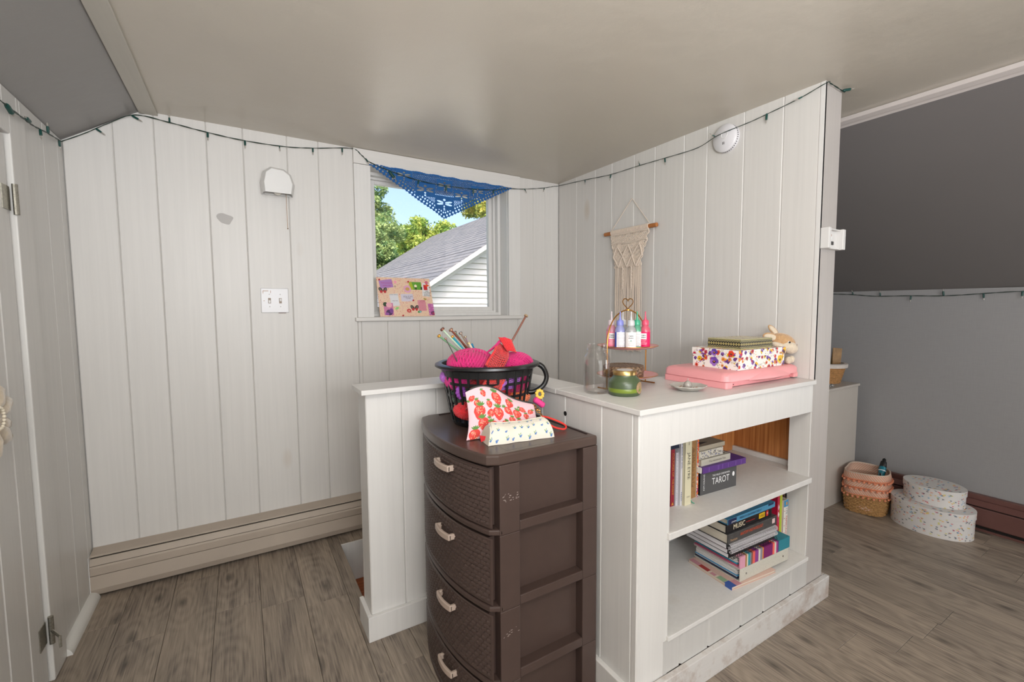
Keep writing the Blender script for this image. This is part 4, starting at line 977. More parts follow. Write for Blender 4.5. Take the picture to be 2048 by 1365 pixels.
def pouch1():
    r = thing('strawberry_pouch', (.645, 1.19, TOPZ), 'pink cotton zip pouch printed with red strawberries, leaning on the black basket', 'pouch')
    w, h = .215, .135; rd = random.Random(1)
    c = Canvas(w, h, 210, 130, 'e6c0c8')
    for x, y, s, a in ((.025, .098, .010, 0), (.047, .120, .009, .3), (.085, .112, .018, .2), (.125, .110, .015, -.4), (.030, .075, .019, -.2), (.060, .092, .010, .1), (.083, .070, .019, 0), (.115, .083, .014, .9), (.145, .080, .017, -.2), (.060, .066, .011, 2.8), (.040, .043, .018, .2), (.125, .055, .012, 0), (.150, .048, .014, .2), (.175, .075, .012, 0), (.018, .015, .018, 0), (.065, .035, .014, .4), (.100, .038, .013, -.4), (.165, .100, .012, 1), (.185, .045, .015, .2), (.195, .095, .012, -.7), (.012, .112, .009, 2), (.09, .012, .013, 1), (.13, .018, .016, .4), (.17, .015, .013, 1.4)):
        strawberry(c, x, y, s, a)
    E1 = Vector((.99, -.10, 0)); BS = Vector((.556, 1.214, TOPZ+.002))
    def shape(u, v, side):
        t = u/w; s = v/h
        top = .80+.30*math.exp(-((t-.22)/.34)**2)-.42*max(0, t-.45)
        x = u-.012*s*(1-t)+(.022*(1-s)*(t < .0)); z = v*top
        dep = .020*(max(0, sin(pi*t))**.5)*(max(0, sin(pi*min(1, s*1.0)))**.5)
        wr = .0016*sin(u*150+v*60)*sin(pi*s)*sin(pi*t)
        lean = .035*s
        left = -.022*(1-s)**3 if t < .3 else 0
        p = BS+E1*(x+left*(1-t))+Vector((.10, .99, 0))*(lean+(-dep+wr if side > 0 else dep*.7))+Vector((0, 0, z))
        return p
    c.mesh('front', lambda u, v: shape(u, v, 1), FABRIC, r)
    c2 = Canvas(w, h, 40, 26, 'e6c0c8'); c2.mesh('back', lambda u, v: shape(u, v, -1), FABRIC, r)
    MB().tube([shape(u, h, 1)+Vector((0, .002, .001)) for u in np.linspace(.015, w, 24)], .0032, 6).build('zip', mat('charcoal_zip', '3a3836', .6), r, smooth=True)
    # brass clip and red wrist loop
    e = shape(w, h, 1); L1 = Vector((.782, 1.192, TOPZ+.045)); mb = MB()
    for k in range(6):
        p = e.lerp(L1, (k+.5)/6); q = 6; R_ = rot('X', k*1.57) @ rot('Y', .6)
        mb.tube([p+(R_ @ Vector((.006*cos(2*pi*i/12), .0035*sin(2*pi*i/12), 0))) for i in range(12)], .0013, 6, closed=True)
    mb.build('brass_clip', GOLD, r, smooth=True)
    MB().tube(smooth_path([L1, (.792, 1.182, TOPZ+.026), (.815, 1.168, TOPZ+.010), (.838, 1.152, TOPZ+.005), (.850, 1.160, TOPZ+.012), (.840, 1.180, TOPZ+.022), (.810, 1.198, TOPZ+.036), L1], 6), .0032, 8).build('wrist_loop', mat('red_cord', 'd8382f', .7), r, smooth=True)
    tg = MB(); tg.prism([(0, 0), (.028, -.007), (.004, -.020)], lambda u, v, w_: (.556+u, 1.172+w_-.3*u, TOPZ+.024+v), 0, .003); tg.build('side_tab', mat('red_fabric', 'c4252c', .8), r)
pouch1()
def pouch2():
    r = thing('cream_pouch', (.66, 1.155, TOPZ), 'cream ribbed pouch printed with small blue flowers, in front of the strawberry pouch', 'pouch')
    w, h = .208, .150; rd = random.Random(12)
    c = Canvas(w, h, 260, 170, 'e2dbcd')
    for i in range(44):
        x, y = (i % 9)*.0245+rd.uniform(0, .012), (i//9)*.030+rd.uniform(0, .014)
        c.ell(x, y, .0030, .0036, '5b7fb8', rd.uniform(0, 3)); c.ell(x+.0035, y+.0028, .0018, .0022, '6d8fc2')
        if rd.random() < .75: c.ell(x-.003, y+.004, .0012, .0042, '7ea26a', .6); c.ell(x+.001, y+.007, .0010, .0040, '7ea26a', -.5)
    E1 = Vector((.992, -.125, 0)).normalized(); E2 = Vector((.125, .992, 0)).normalized(); BS = Vector((.564, 1.134, TOPZ+.001))
    def f(u, v):
        t = u/w; s = v/h     # s: 0 front-bottom, 1 over the ridge, 2 back
        hh = .056*(1-.12*(1-abs(2*t-1)**2))*(1 if .04 < t < .96 else .9)
        a = s*pi; taper = 1-.35*max(0, sin(a))*abs(2*t-1)**3
        endin = .012*sin(a)
        x = u+(endin if t < .5 else -endin)*abs(2*t-1)**2
        y = .034*(1-cos(a)); z = hh*(max(0, sin(a))**.8)
        return BS+E1*x+E2*(y+.002*sin(u*90))+Vector((0, 0, z+.0004*sin(v*2500)))
    c.mesh('printed_body', f, FABRIC, r)
    for t in (0, 1):
        mb = MB(); ring = [f(t*w, v) for v in np.linspace(0, h, 14)]; mb._f([mb.bm.verts.new(p) for p in ring]); mb.build('end_panel', mat('cream_cotton', 'd8d0c0', .9), r)
    MB().tube([f(u, h*.56)+Vector((0, 0, .001)) for u in np.linspace(.006, w-.006, 20)], .0022, 6).build('zip', mat('cream_zip', 'd9d2c4', .7), r)
pouch2()

# ------------------------------------------------------------------ on the bookcase top
ZT = .918
GLASS = bpy.data.materials.new('clear_glass'); t, b = nodes(GLASS)
tr = N(t, 'ShaderNodeBsdfTransparent'); tr.inputs[0].default_value = (.988, .985, .98, 1); gl = N(t, 'ShaderNodeBsdfGlossy', Roughness=.03); lw = N(t, 'ShaderNodeLayerWeight', Blend=.16); mx = N(t, 'ShaderNodeMixShader')
t.links.new(lw.outputs['Facing'], mx.inputs[0]); t.links.new(tr.outputs[0], mx.inputs[1]); t.links.new(gl.outputs[0], mx.inputs[2]); t.links.new(mx.outputs[0], t.nodes['Material Output'].inputs[0])
jar = thing('glass_jar', (.975, 1.158, ZT), 'empty clear glass jar without a lid at the left end of the bookcase top', 'jar')
o = MB().lathe([(.001, .001), (.036, .001), (.042, .006), (.0435, .02), (.0435, .112), (.040, .124), (.0335, .133), (.0325, .140), (.0345, .143), (.0325, .147), (.0345, .151), (.0325, .156), (.0335, .162),
    (.0305, .162), (.0305, .136), (.0375, .122), (.0412, .110), (.0412, .020), (.039, .008), (.034, .005), (.001, .004)], (.975, 1.158, ZT), 48).build('body', GLASS, jar, smooth=True)
cd = thing('green_candle', (1.030, 1.084, ZT), 'green glass candle jar with a brass lid between the clear jar and the dish', 'candle')
cg = bpy.data.materials.new('green_frosted_glass'); t, b = nodes(cg)
b.inputs['Base Color'].default_value = (*rgb('47563a'), 1); b.inputs['Roughness'].default_value = .35; b.inputs['Coat Weight'].default_value = .15
c0 = (1.030, 1.084, ZT)
MB().lathe([(.001, 0), (.046, 0), (.0505, .005), (.052, .014), (.052, .040), (.048, .051), (.038, .060), (.0365, .066), (.0365, .070), (.001, .070)], c0, 48).build('glass_jar_body', cg, cd, smooth=True)
MB().lathe([(.0518, .012), (.0523, .013), (.0523, .024), (.0518, .025), (.0518, .012)], c0, 48, cap=False).build('wax_band', plain('lime_wax', '74862f', .3), cd, smooth=True, label='lime green wax showing through the glass')
MB().lathe([(.001, .066), (.0385, .066), (.0385, .078), (.0370, .080), (.001, .0805)], c0, 48).build('lid', plain('brass_lid', 'b99a63', .28, metal=.9), cd, smooth=True)
MB().lathe([(.001, .0805), (.026, .0805), (.026, .081), (.001, .081)], c0, 32).build('lid_sticker', PLASTIC, cd)
def on_cyl(cv, name, R_, c, a0, z0, m_, parent, lift=.0004):
    """wrap a canvas round a vertical cylinder; a0 = angle of its centre"""
    return cv.mesh(name, lambda u, v: (c[0]+(R_+lift)*cos(a0+(u-cv.w/2)/R_), c[1]+(R_+lift)*sin(a0+(u-cv.w/2)/R_), c[2]+z0+v), m_, parent)
cv = Canvas(.036, .036, 40, 40, '5f7440'); cv = Canvas(.034, .034, 40, 40, 'b59b78'); cv.ell(.017, .017, .015, .015, '8c7350', hole=.8); cv.ell(.017, .017, .006, .009, '6f5a3d'); cv.ell(.012, .020, .003, .006, 'd8c7a4', .5); cv.ell(.022, .014, .003, .006, 'd8c7a4', .5)
mb = MB(); 
RC = .0525
a_c = -1.25
disc = [(c0[0]+RC*cos(a_c+.017*cos(q)/RC), c0[1]+RC*sin(a_c+.017*cos(q)/RC), c0[2]+.027+.019*sin(q)) for q in np.linspace(0, 2*pi, 25)[:-1]]
disc2 = [(c0[0]+(RC+.0012)*cos(a_c+.017*cos(q)/RC), c0[1]+(RC+.0012)*sin(a_c+.017*cos(q)/RC), c0[2]+.027+.019*sin(q)) for q in np.linspace(0, 2*pi, 25)[:-1]]
mb.loft([disc, disc2]); mb.build('oval_label', plain('tan_label', 'a98c69', .5, noise=.35, scale=260), cd, label='tan oval paper label')

# tiered stand
sx, sy = 1.152, 1.200
ts = thing('tiered_stand', (sx, sy, ZT), 'two-tier stand with pink plates in a brass wire frame topped by a heart', 'tiered stand')
PINKP = plain('pink_enamel', 'e3a1a4', .3, noise=.06, scale=30, coat=.3)
ax = Vector((.985, .17, 0)).normalized(); Rp = .114
def plate(z): 
    MB().lathe([(.001, z-.001), (.070, z-.001), (.095, z+.003), (.1065, z+.009), (.1065, z+.011), (.095, z+.0055), (.070, z+.0015), (.001, z+.0015)], (sx, sy, ZT), 56).build('plate', PINKP, ts, smooth=True)
    MB().tube([(sx+.1075*cos(a), sy+.1075*sin(a), ZT+z+.0105) for a in np.linspace(0, 2*pi, 57)[:-1]], .0012, 6, closed=True).build('plate_rim', GOLD, ts, smooth=True)
ZP1, ZP2 = .034, .136
plate(ZP1); plate(ZP2)
def AX(k, z): return (sx+ax.x*k, sy+ax.y*k, ZT+z)
half = [AX(-Rp, .003), AX(-Rp, .10), AX(-Rp, .16), AX(-Rp*.93, .20), AX(-Rp*.72, .238), AX(-Rp*.40, .262), AX(0, .272)]
full = half+[AX(-((Vector(p)-Vector((sx, sy, ZT))).dot(ax)), p[2]-ZT) for p in half[-2::-1]]
MB().tube(smooth_path(full, 5), .0024, 8).build('frame', GOLD, ts, smooth=True)
for s_ in (-1, 1):
    p = Vector(AX(s_*Rp, .003)); q = Vector((-ax.y, ax.x, 0))
    MB().tube([p+q*.040, p+q*.0, p-q*.040], .0024, 8).build('foot', GOLD, ts, smooth=True)
    for zz in (ZP1, ZP2): MB().tube([AX(s_*Rp, zz+.010), AX(s_*.104, zz+.010)], .0022, 6).build('bracket', GOLD, ts)
hp_ = []
for q in np.linspace(0, 2*pi, 33)[:-1]:
    hx, hz = 16*sin(q)**3, 13*cos(q)-5*cos(2*q)-2*cos(3*q)-cos(4*q); hp_.append((sx+hx*.00128, sy-hx*.0003, ZT+.296+hz*.00135))
MB().tube(hp_, .0018, 6, closed=True).build('heart', GOLD, ts, smooth=True)
MB().lathe([(.001, .270), (.010, .270), (.010, .274), (.001, .275)], (sx, sy, ZT), 20).build('heart_base', GOLD, ts)
# bronze tin on the lower plate
tn = thing('embossed_tin', (1.135, 1.196, ZT+ZP1), 'round bronze embossed tin on the lower pink plate of the stand', 'tin')
TINM = bpy.data.materials.new('embossed_bronze'); t, b = nodes(TINM); b.inputs['Metallic'].default_value = .55; b.inputs['Roughness'].default_value = .38
tc = N(t, 'ShaderNodeTexCoord'); vo = N(t, 'ShaderNodeTexVoronoi', Scale=170.); t.links.new(tc.outputs['Object'], vo.inputs['Vector'])
r_ = N(t, 'ShaderNodeValToRGB'); r_.color_ramp.elements[0].color = (*rgb('c2a384'), 1); r_.color_ramp.elements[1].color = (*rgb('5d4a39'), 1); r_.color_ramp.elements[1].position = .75
t.links.new(vo.outputs['Distance'], r_.inputs[0]); t.links.new(r_.outputs[0], b.inputs['Base Color'])
bp = N(t, 'ShaderNodeBump', Strength=.7, Distance=.001); bp.invert = True; t.links.new(vo.outputs['Distance'], bp.inputs['Height']); t.links.new(bp.outputs[0], b.inputs['Normal'])
tc0 = (1.130, 1.196, ZT+ZP1+.0018)
MB().lathe([(.001, 0), (.068, 0), (.0705, .003), (.0705, .024), (.001, .024)], tc0, 56).build('body', TINM, tn, smooth=True)
MB().lathe([(.001, .022), (.0725, .022), (.0725, .037), (.070, .041), (.064, .042), (.060, .040), (.001, .0415)], tc0, 56).build('lid', TINM, tn, smooth=True)
# paint bottles on the upper plate
def bottle(x, y, col, labcol, label, lab, tint=.5, tipcol=None, a0=-2.1, back=False):
    zb = ZT+ZP2+.0016; t_ = thing('paint_bottle', (x, y, zb), label, 'bottle', 'paint bottles on the upper pink plate')
    del t_['group']; t_['group'] = 'paint bottles on the upper pink plate'
    bm_ = mat('bottle_'+col, col, .25, trans=tint, coat=.2)
    MB().lathe([(.001, 0), (.0165, 0), (.0178, .0015), (.0180, .062), (.0160, .070), (.0115, .077), (.0105, .081), (.001, .081)], (x, y, zb), 28).build('body', bm_, t_, smooth=True)
    MB().lathe([(.001, .081), (.0122, .081), (.0125, .083), (.0120, .096), (.0095, .099), (.001, .099)], (x, y, zb), 28).build('cap', mat('cap_'+(tipcol or col), tipcol or col, .25, trans=tint*.6), t_, smooth=True)
    MB().lathe([(.001, .099), (.0052, .099), (.0030, .108), (.0018, .122), (.0024, .124), (.0020, .128), (.001, .129)], (x, y, zb), 16).build('nozzle', mat('cap_'+(tipcol or col), tipcol or col, .25, trans=tint*.6), t_, smooth=True)
    cv = Canvas(.0560 if back else .052, .052, 90, 60, labcol); lab(cv)
    on_cyl(cv, 'wrap_label', .0181, (x, y, zb), a0, .006, PRINT, t_)
    return t_
def lab_front(bgc, ink):
    def f(c):
        c.rect(.016, .026, .036, .046, 'f1efee'); rd = random.Random(4)
        for yy, hh in ((.039, .004), (.032, .005)):
            x = .018
            while x < .034: wv = rd.uniform(.0008, .002); c.rect(x, yy-hh/2*rd.uniform(.5, 1), x+wv, yy+hh/2, ink); x += wv+.0008
        for k, (a, b_) in enumerate(((.018, .034), (.020, .032), (.016, .038), (.016, .036))): c.rect(a, .020-k*.0042, b_, .0212-k*.0042, 'f3e6ea' if bgc != 'f0eeec' else '8a8480')
        c.ell(.026, .024, .0022, .0012, '2b3f92') if bgc == 'f0eeec' else None
        c.ell(.026, .0225, .0016, .0018, '4fae6b') if bgc == 'f0eeec' else None
    return f
def lab_back(stripe):
    def f(c):
        c.rect(0, 0, .012, .052, stripe); rd = random.Random(6)
        for k in range(15): c.rect(.016, .006+k*.003, .016+rd.uniform(.022, .032), .0068+k*.003, '9a9a9e')
        for k in range(6): c.rect(.018+k*.004, .001, .020+k*.004, .004, '77757a')
    return f
def CB(k, d): v = Vector((cos(.5787), -sin(.5787), 0))*k+Vector((sin(.5787), cos(.5787), 0))*d; return sx+v.x, sy+v.y
av = math.atan2(-sy, -sx)
bottle(*CB(-.056, .010), 'e79fb4', 'ee7f98', 'pink glue paint bottle at the left behind the brass wire', lab_front('ee7f98', '222222'), .35, 'e9d9de', av+.1)
bottle(*CB(-.033, -.034), 'a9aee2', 'e6e6ea', 'violet paint bottle with a blue striped back label, front left on the plate', lab_back('3d55b0'), .4, '8f96e0', av+.12)
bottle(*CB(.002, -.052), 'd9dadb', 'f0eeec', 'clear paint bottle with a white front label, nearest on the pink plate', lab_front('f0eeec', '1c1c20'), .6, 'e4e4e6', av)
bottle(*CB(-.012, .030), 'd6d8db', 'e2e2e4', 'clear paint bottle standing at the back between the violet and green ones', lab_back('b9bcc4'), .6, 'e4e4e6', av+.2)
bottle(*CB(.032, -.006), '6fc4a0', 'e4e6e6', 'green paint bottle behind the clear one on the pink plate', lab_back('38b182'), .4, '4dbb92', av+pi*.0-.45)
bottle(*CB(.060, -.012), 'ee6a84', 'd9115c', 'magenta paint bottle with a pink cap, rightmost on the pink plate', lab_front('d9115c', '222222'), .35, 'ee5a78', av-.35)

# dish with acorn
dsh = thing('scalloped_dish', (1.262, 1.020, ZT), 'small grey scalloped dish with an acorn on the bookcase top', 'dish')
CERM = plain('grey_ceramic', 'b7b3ac', .35, noise=.05, scale=60)
dc = (1.262, 1.020, ZT); wob = lambda k, z: 1+(.045*math.cos(2*pi*k*8) if z > .006 else 0)
MB().lathe([(.001, 0), (.030, 0), (.036, .003), (.050, .010), (.060, .016), (.0595, .0185), (.050, .0135), (.034, .007), (.001, .005)], dc, 64, wob=wob).build('bowl', CERM, dsh, smooth=True)
mb = MB(); mb.lathe([(.001, 0), (.009, 0), (.0135, .006), (.0140, .013), (.011, .021), (.006, .026), (.001, .0275)], (1.262, 1.022, ZT+.005), 24); mb.tube([(1.262, 1.022, ZT+.031), (1.2625, 1.022, ZT+.041)], .0011, 6)
mb.build('acorn', plain('pearly_ceramic', 'a8a29b', .25, noise=.1, scale=80, coat=.4), dsh, smooth=True)
mb = MB(); rd = random.Random(4)
for k in range(26):
    a = rd.uniform(0, 2*pi); q = rd.uniform(.018, .036); mb.ell((1.262+q*cos(a), 1.022+q*sin(a), ZT+.0085), (.0028, .002, .0014), nu=6, nv=4)
mb.build('brown_crumbs', mat('seed_brown', '9a6a44', .7), dsh, kind='stuff')

# pink case
pc = thing('pink_case', (1.60, 1.08, ZT), 'flat pink plastic storage case with a curved grip under the flowered box', 'case')
PK = plain('pink_plastic', 'efa3a6', .38, noise=.02, scale=12)
def rrect(x0, x1, y0, y1, r_, n=6):
    P = []
    for cx, cy, a in ((x1-r_, y0+r_, -pi/2), (x1-r_, y1-r_, 0), (x0+r_, y1-r_, pi/2), (x0+r_, y0+r_, pi)):
        for k in range(n+1): P.append((cx+r_*cos(a+pi/2*k/n), cy+r_*sin(a+pi/2*k/n)))
    return P
def inset_ring(x0, x1, y0, y1, r_, z, d): return [(u, v, z) for u, v in rrect(x0+d, x1-d, y0+d, y1-d, max(.004, r_-d*.5))]
A_ = (1.372, 1.838, .948, 1.232, .026)
mb = MB(); mb.loft([inset_ring(*A_, ZT+.0235, .004), inset_ring(*A_, ZT+.025, .0), inset_ring(*A_, ZT+.044, .001), inset_ring(*A_, ZT+.052, .008), inset_ring(*A_, ZT+.0565, .022)])
mb.build('lid', PK, pc, smooth=True)
mb = MB(); mb.prism(rrect(1.38, 1.832, .972, 1.226, .02), f_, ZT+.0015, ZT+.0235); mb.build('base', PK, pc, bevel=.002)
mb = MB(); mb.prism(rrect(1.376, 1.414, .952, 1.228, .008), f_, ZT, ZT+.0232); mb.build('left_side', PK, pc, bevel=.002)
mb = MB(); mb.box(1.806, 1.836, .954, .972, ZT+.006, ZT+.0235); mb.build('latch', PK, pc, bevel=.002)
mb = MB(); mb.tube([(1.4145, .9515, ZT+.014), (1.4145, .953, ZT+.014)], .0022, 8); mb.build('hinge_pin', mat('pin_hole', '7c3f44', .6), pc)
grip = []
for t_ in np.linspace(0, 1, 21):
    x = 1.50+t_*.27; s_ = sin(pi*t_); grip.append([(x, .951-.000, ZT+.0255+.026*s_), (x, .948-.010*s_, ZT+.024+.016*s_), (x, .947-.012*s_, ZT+.022), (x, .952, ZT+.0235-.013*s_), (x, .965, ZT+.024)])
mb = MB(); mb.loft(grip, cap=True); mb.build('curved_grip', PK, pc, smooth=True)
# flowered box
def flowers(c, seed, big=()):
    rd = random.Random(seed)
    def pansy(x, y, s, c1, c2):
        for a in (0.2, 1.3, 2.2, 3.4, 4.7): c.ell(x+cos(a)*s*.55, y+sin(a)*s*.5, s*.52, s*.5, c1 if a < 3 else c2)
        c.ell(x, y-.1*s, s*.38, s*.28, '3a1a3a'); c.ell(x, y, s*.13, s*.13, 'f0a82a')
    def cosmo(x, y, s, col):
        for k in range(8): a = k*pi/4; c.ell(x+cos(a)*s*.5, y+sin(a)*s*.5, s*.42, s*.2, col, a)
        c.ell(x, y, s*.2, s*.2, '6b2413')
    def sprig(x, y, s, a, col):
        for k in range(5): c.ell(x+cos(a)*s*(k-2)*.4+(-1)**k*.0016*-sin(a), y+sin(a)*s*(k-2)*.4+(-1)**k*.0018, s*.26, s*.10, col, a+(-1)**k*.8)
    n = int(c.w*c.h/.00016)
    for i in range(n):
        x, y = rd.uniform(0, c.w), rd.uniform(0, c.h); k = rd.random()
        if k < .22: cosmo(x, y, rd.uniform(.006, .011), rd.choice(['d8432a', 'c42347', 'b01f3c', 'e0903a']))
        elif k < .42: pansy(x, y, rd.uniform(.006, .010), rd.choice(['7a4ba6', '5f3c92', 'e7b51f']), rd.choice(['9d6cc0', 'e9c22f', '54308a']))
        elif k < .75: sprig(x, y, rd.uniform(.007, .012), rd.uniform(0, 3), rd.choice(['8d8f3a', 'a9905a', '56603a']))
        else: c.ell(x, y, .0022, .0022, rd.choice(['c2274a', 'e3b03a', '8a5aa8']))
    for x, y, s, a, b_ in big: pansy(x, y, s, a, b_)
def print_box(r, X0, X1, Y0, Y1, Z0, Z1, body, res, paint_f, paint_l, paint_t=None, name='box_body', bev=.001):
    MB().box(X0, X1, Y0, Y1, Z0, Z1).build(name, body, r)
    e = .0004
    c = Canvas(X1-X0, Z1-Z0, int((X1-X0)/res), max(6, int((Z1-Z0)/res)), 'efece6'); paint_f(c); c.mesh('front_print', lambda u, v: (X0+u, Y0-e, Z0+v), PRINT, r, smooth=False)
    c = Canvas(Y1-Y0, Z1-Z0, int((Y1-Y0)/res), max(6, int((Z1-Z0)/res)), 'efece6'); paint_l(c); c.mesh('side_print', lambda u, v: (X0-e, Y1-u, Z0+v), PRINT, r, smooth=False)
    if paint_t:
        c = Canvas(X1-X0, Y1-Y0, int((X1-X0)/res/1.3), int((Y1-Y0)/res/1.3), 'efece6'); paint_t(c); c.mesh('top_print', lambda u, v: (X0+u, Y0+v, Z1+e), PRINT, r, smooth=False)
ZB1 = ZT+.0567
fb = thing('flowered_box', (1.62, 1.07, ZB1), 'cardboard box printed with pansies and red flowers on the pink case', 'box')
PAPER = mat('white_paper', 'e6e3dd', .6)
print_box(fb, 1.463, 1.757, .968, 1.162, ZB1, ZB1+.046, PAPER, .0011, lambda c: flowers(c, 1, ((.265, .025, .017, 'e9b81f', 'e9c52c'),)), lambda c: flowers(c, 2, ((.095, .024, .018, '6e48a8', '9a6cc4'), (.03, .03, .010, 'e7b51f', 'e9c22f'))), name='box_body')
print_box(fb, 1.460, 1.760, .965, 1.165, ZB1+.046, ZB1+.071, PAPER, .0011, lambda c: flowers(c, 3, ((.29, .012, .012, 'e9b81f', '5c2b1a'),)), lambda c: flowers(c, 4, ((.10, .012, .014, '5c3fa0', '8f62bd'), (.17, .012, .012, 'e0442a', 'd33a22'))), lambda c: flowers(c, 5), name='lid')
# gold and black box
ZB2 = ZB1+.0715
gb = thing('gold_patterned_box', (1.60, 1.05, ZB2), 'small black and gold patterned card box, topmost of the stack on the pink case', 'box')
def gold(c):
    c.c[:] = rgb('c4bb86')
    m = (np.abs(c.V-c.h/2) < c.h*.36); c.c[m] = rgb('2c2c28')
    for v in (.10, .90): c.c[np.abs(c.V-c.h*v) < c.h*.03] = rgb('4a4636')
    p = .0105; ph = (c.U/p) % 1-.5; q = (c.V-c.h/2)/c.h
    m = (np.abs(q)+np.abs(ph)*.35 < .17) & (np.abs(np.abs(q)-.06) > .012); c.c[m] = rgb('c9b876')
    m = (np.abs(np.abs(q)-.27)*1.2+np.abs(np.abs(ph)-.5)*.25 < .055); c.c[m] = rgb('d2c68c')
    m = (ph**2*p*p+(np.abs(q)-.30)**2*c.h**2 < .0000016); c.c[m] = rgb('d2c68c')
def goldtop(c): c.c[:] = rgb('d3cab2'); c.speck(160, .003, ['a8463f', 'c9b876', '8f8f5a', '7a4a5a'], random.Random(3))
print_box(gb, 1.498, 1.700, .985, 1.122, ZB2, ZB2+.036, mat('box_black', '25241f', .5), .0007, gold, gold, goldtop)

# plush bunny at the post wall
bn = thing('plush_rabbit', (1.79, 1.0, ZB1), 'light brown plush rabbit with cream muzzle, leaning in the corner behind the flowered box', 'plush toy')
FURT = plain('tan_plush', 'c39b70', .95, noise=.12, scale=120, bump=.9, sheen=.5); FURC = plain('cream_plush', 'd9cab4', .95, noise=.1, scale=120, bump=.9, sheen=.5)
hr_ = Vector((cos(.5787), -sin(.5787), 0)); hd = Vector((sin(.5787), cos(.5787), 0))
def BP(r_, u, d=0): return Vector((1.790, .985, ZB1))+hr_*r_+Vector((0, 0, u))+hd*d
Mh = Matrix.Rotation(-.5787, 4, 'Z') @ Matrix.Rotation(.38, 4, 'Y')
MB().ell(BP(-.022, .040, .05), (.045, .038, .045), nu=20).build('body', FURT, bn, smooth=True)
MB().ell(BP(.004, .086, .022), (.050, .034, .033), M=Mh, nu=28, nv=18).build('head', FURT, bn, smooth=True)
MB().ell(BP(.018, .066, .004), (.036, .026, .024), M=Mh, nu=24, nv=14).build('cheek', FURC, bn, smooth=True, label='cream muzzle and cheek')
MB().ell(BP(-.015, .069, .000), (.040, .020, .012), M=Mh, nu=24, nv=14).build('cheek_band', FURC, bn, smooth=True, label='cream band along the jaw')
def ear(p, q, wd, front=-1):
    p, q = Vector(p), Vector(q); ax_ = q-p; L_ = ax_.length; z_ = ax_.normalized(); y_ = (hd-z_*hd.dot(z_)).normalized(); x_ = y_.cross(z_)
    M = Matrix((x_, y_, z_)).transposed().to_4x4()
    MB().ell((p+q)/2, (wd, .007, L_*.55), M=M, nu=20, nv=14).build('ear', FURT, bn, smooth=True)
    e_ = MB().ell((p+q)/2-y_*.0035, (wd*.72, .0055, L_*.46), M=M, nu=20, nv=14).build('inner_ear', FURC, bn, smooth=True, label='cream inner ear')
ear(BP(-.028, .100, .01), BP(-.080, .112, .012), .017)
ear(BP(-.014, .112, .03), BP(-.048, .150, .035), .012)
MB().ell(BP(.010, .086, -.0115), (.0055, .0035, .0055), M=Mh, nu=14, nv=10).build('eye', mat('eye_white', 'e9e6e2', .3), bn, smooth=True)
MB().ell(BP(.011, .086, -.0145), (.0042, .0028, .0042), M=Mh, nu=14, nv=10).build('eye', mat('eye_black', '0d0c0c', .1), bn, smooth=True)
MB().tube([BP(.040, .079, -.012), BP(.043, .076, -.010), BP(.040, .072, -.012)], .0008, 5).build('nose_stitch', mat('stitch_brown', '8a6a55', .7), bn)
for rr_, uu in ((.014, .015), (.031, .018)):
    MB().ell(BP(rr_, uu, -.004 if rr_ < .02 else .006), (.0125, .0125, .0145), nu=16).build('paw', FURC, bn, smooth=True, label='cream paw')

# ------------------------------------------------------------------ books on the middle shelf
def book(name, X, Y, Zz, spine, pages, label, cat='book', group=None, face='-y', rotz=0, pivot=None, cover=None, th=.0022, round_=True, cols=None):
    """X,Y,Zz ranges; spine on the -y side. thin axis decides standing/lying"""
    (x0, x1), (y0, y1), (z0, z1) = X, Y, Zz
    r = thing(name, ((x0+x1)/2, (y0+y1)/2, z0), label, cat, group)
    lying = (z1-z0) < (x1-x0)
    M = None
    if rotz:
        p = Vector(pivot or ((x0+x1)/2, y0, z0)); M = Matrix.Translation(p) @ Matrix.Rotation(rotz, 4, 'Z') @ Matrix.Translation(-p)
    r['_m'] = 0; del r['_m']
    cm = spine; pm = pages
    if lying:
        MB().box(x0, x1, y0+.001, y1, z0, z0+th, M).build('cover', cm, r, bevel=.0005); MB().box(x0, x1, y0+.001, y1, z1-th, z1, M).build('cover', cm, r, bevel=.0005)
        MB().box(x0, x1, y0, y0+.004, z0, z1, M).build('spine', cm, r, bevel=.0012)
        MB().box(x0+.003, x1-.003, y0+.004, y1-.004, z0+th, z1-th, M).build('page_block', pm, r)
    else:
        MB().box(x0, x0+th, y0+.001, y1, z0, z1, M).build('cover', cm, r, bevel=.0005); MB().box(x1-th, x1, y0+.001, y1, z0, z1, M).build('cover', cm, r, bevel=.0005)
        MB().box(x0, x1, y0, y0+.004, z0, z1, M).build('spine', cm, r, bevel=.0012)
        MB().box(x0+th, x1-th, y0+.004, y1-.004, z0+.003, z1-.003, M).build('page_block', pm, r)
    return r, M
PAGES = plain('book_pages', 'd6cdbd', .8, noise=.12, scale=400, stretch=(.02, .02, 1)); PAGESV = plain('book_pages_upright', 'd6cdbd', .8, noise=.12, scale=400, stretch=(1, .02, .02))
Z2 = SH2
def up_text(r, s, size, x, y, z, m_, width=None, dirn=-1, **k):   # text running down a vertical spine
    return txt(s, size, (x, y, z), (0, 0, dirn), (1 if dirn < 0 else -1, 0, 0), m_, r, width=width, **k)
r, _ = book('book', (1.176, 1.193), (1.012, 1.15), (Z2, .730), mat('crimson_cloth', '8e1f2f', .5), PAGESV, 'crimson book with gold lettering, first at the left of the middle shelf')
GLD = plain('gold_foil', 'd9a94a', .35, metal=.5)
up_text(r, 'CULTURES OF', .011, 1.1845, 1.0118, .675, GLD, .08); up_text(r, 'THE SWAMP', .012, 1.1845, 1.0118, .600, GLD, .055)
MB().prism([(1.180, .538), (1.189, .538), (1.1845, .548)], lambda u, v, w: (u, w, v), 1.0112, 1.012).build('spine_emblem', GLD, r)
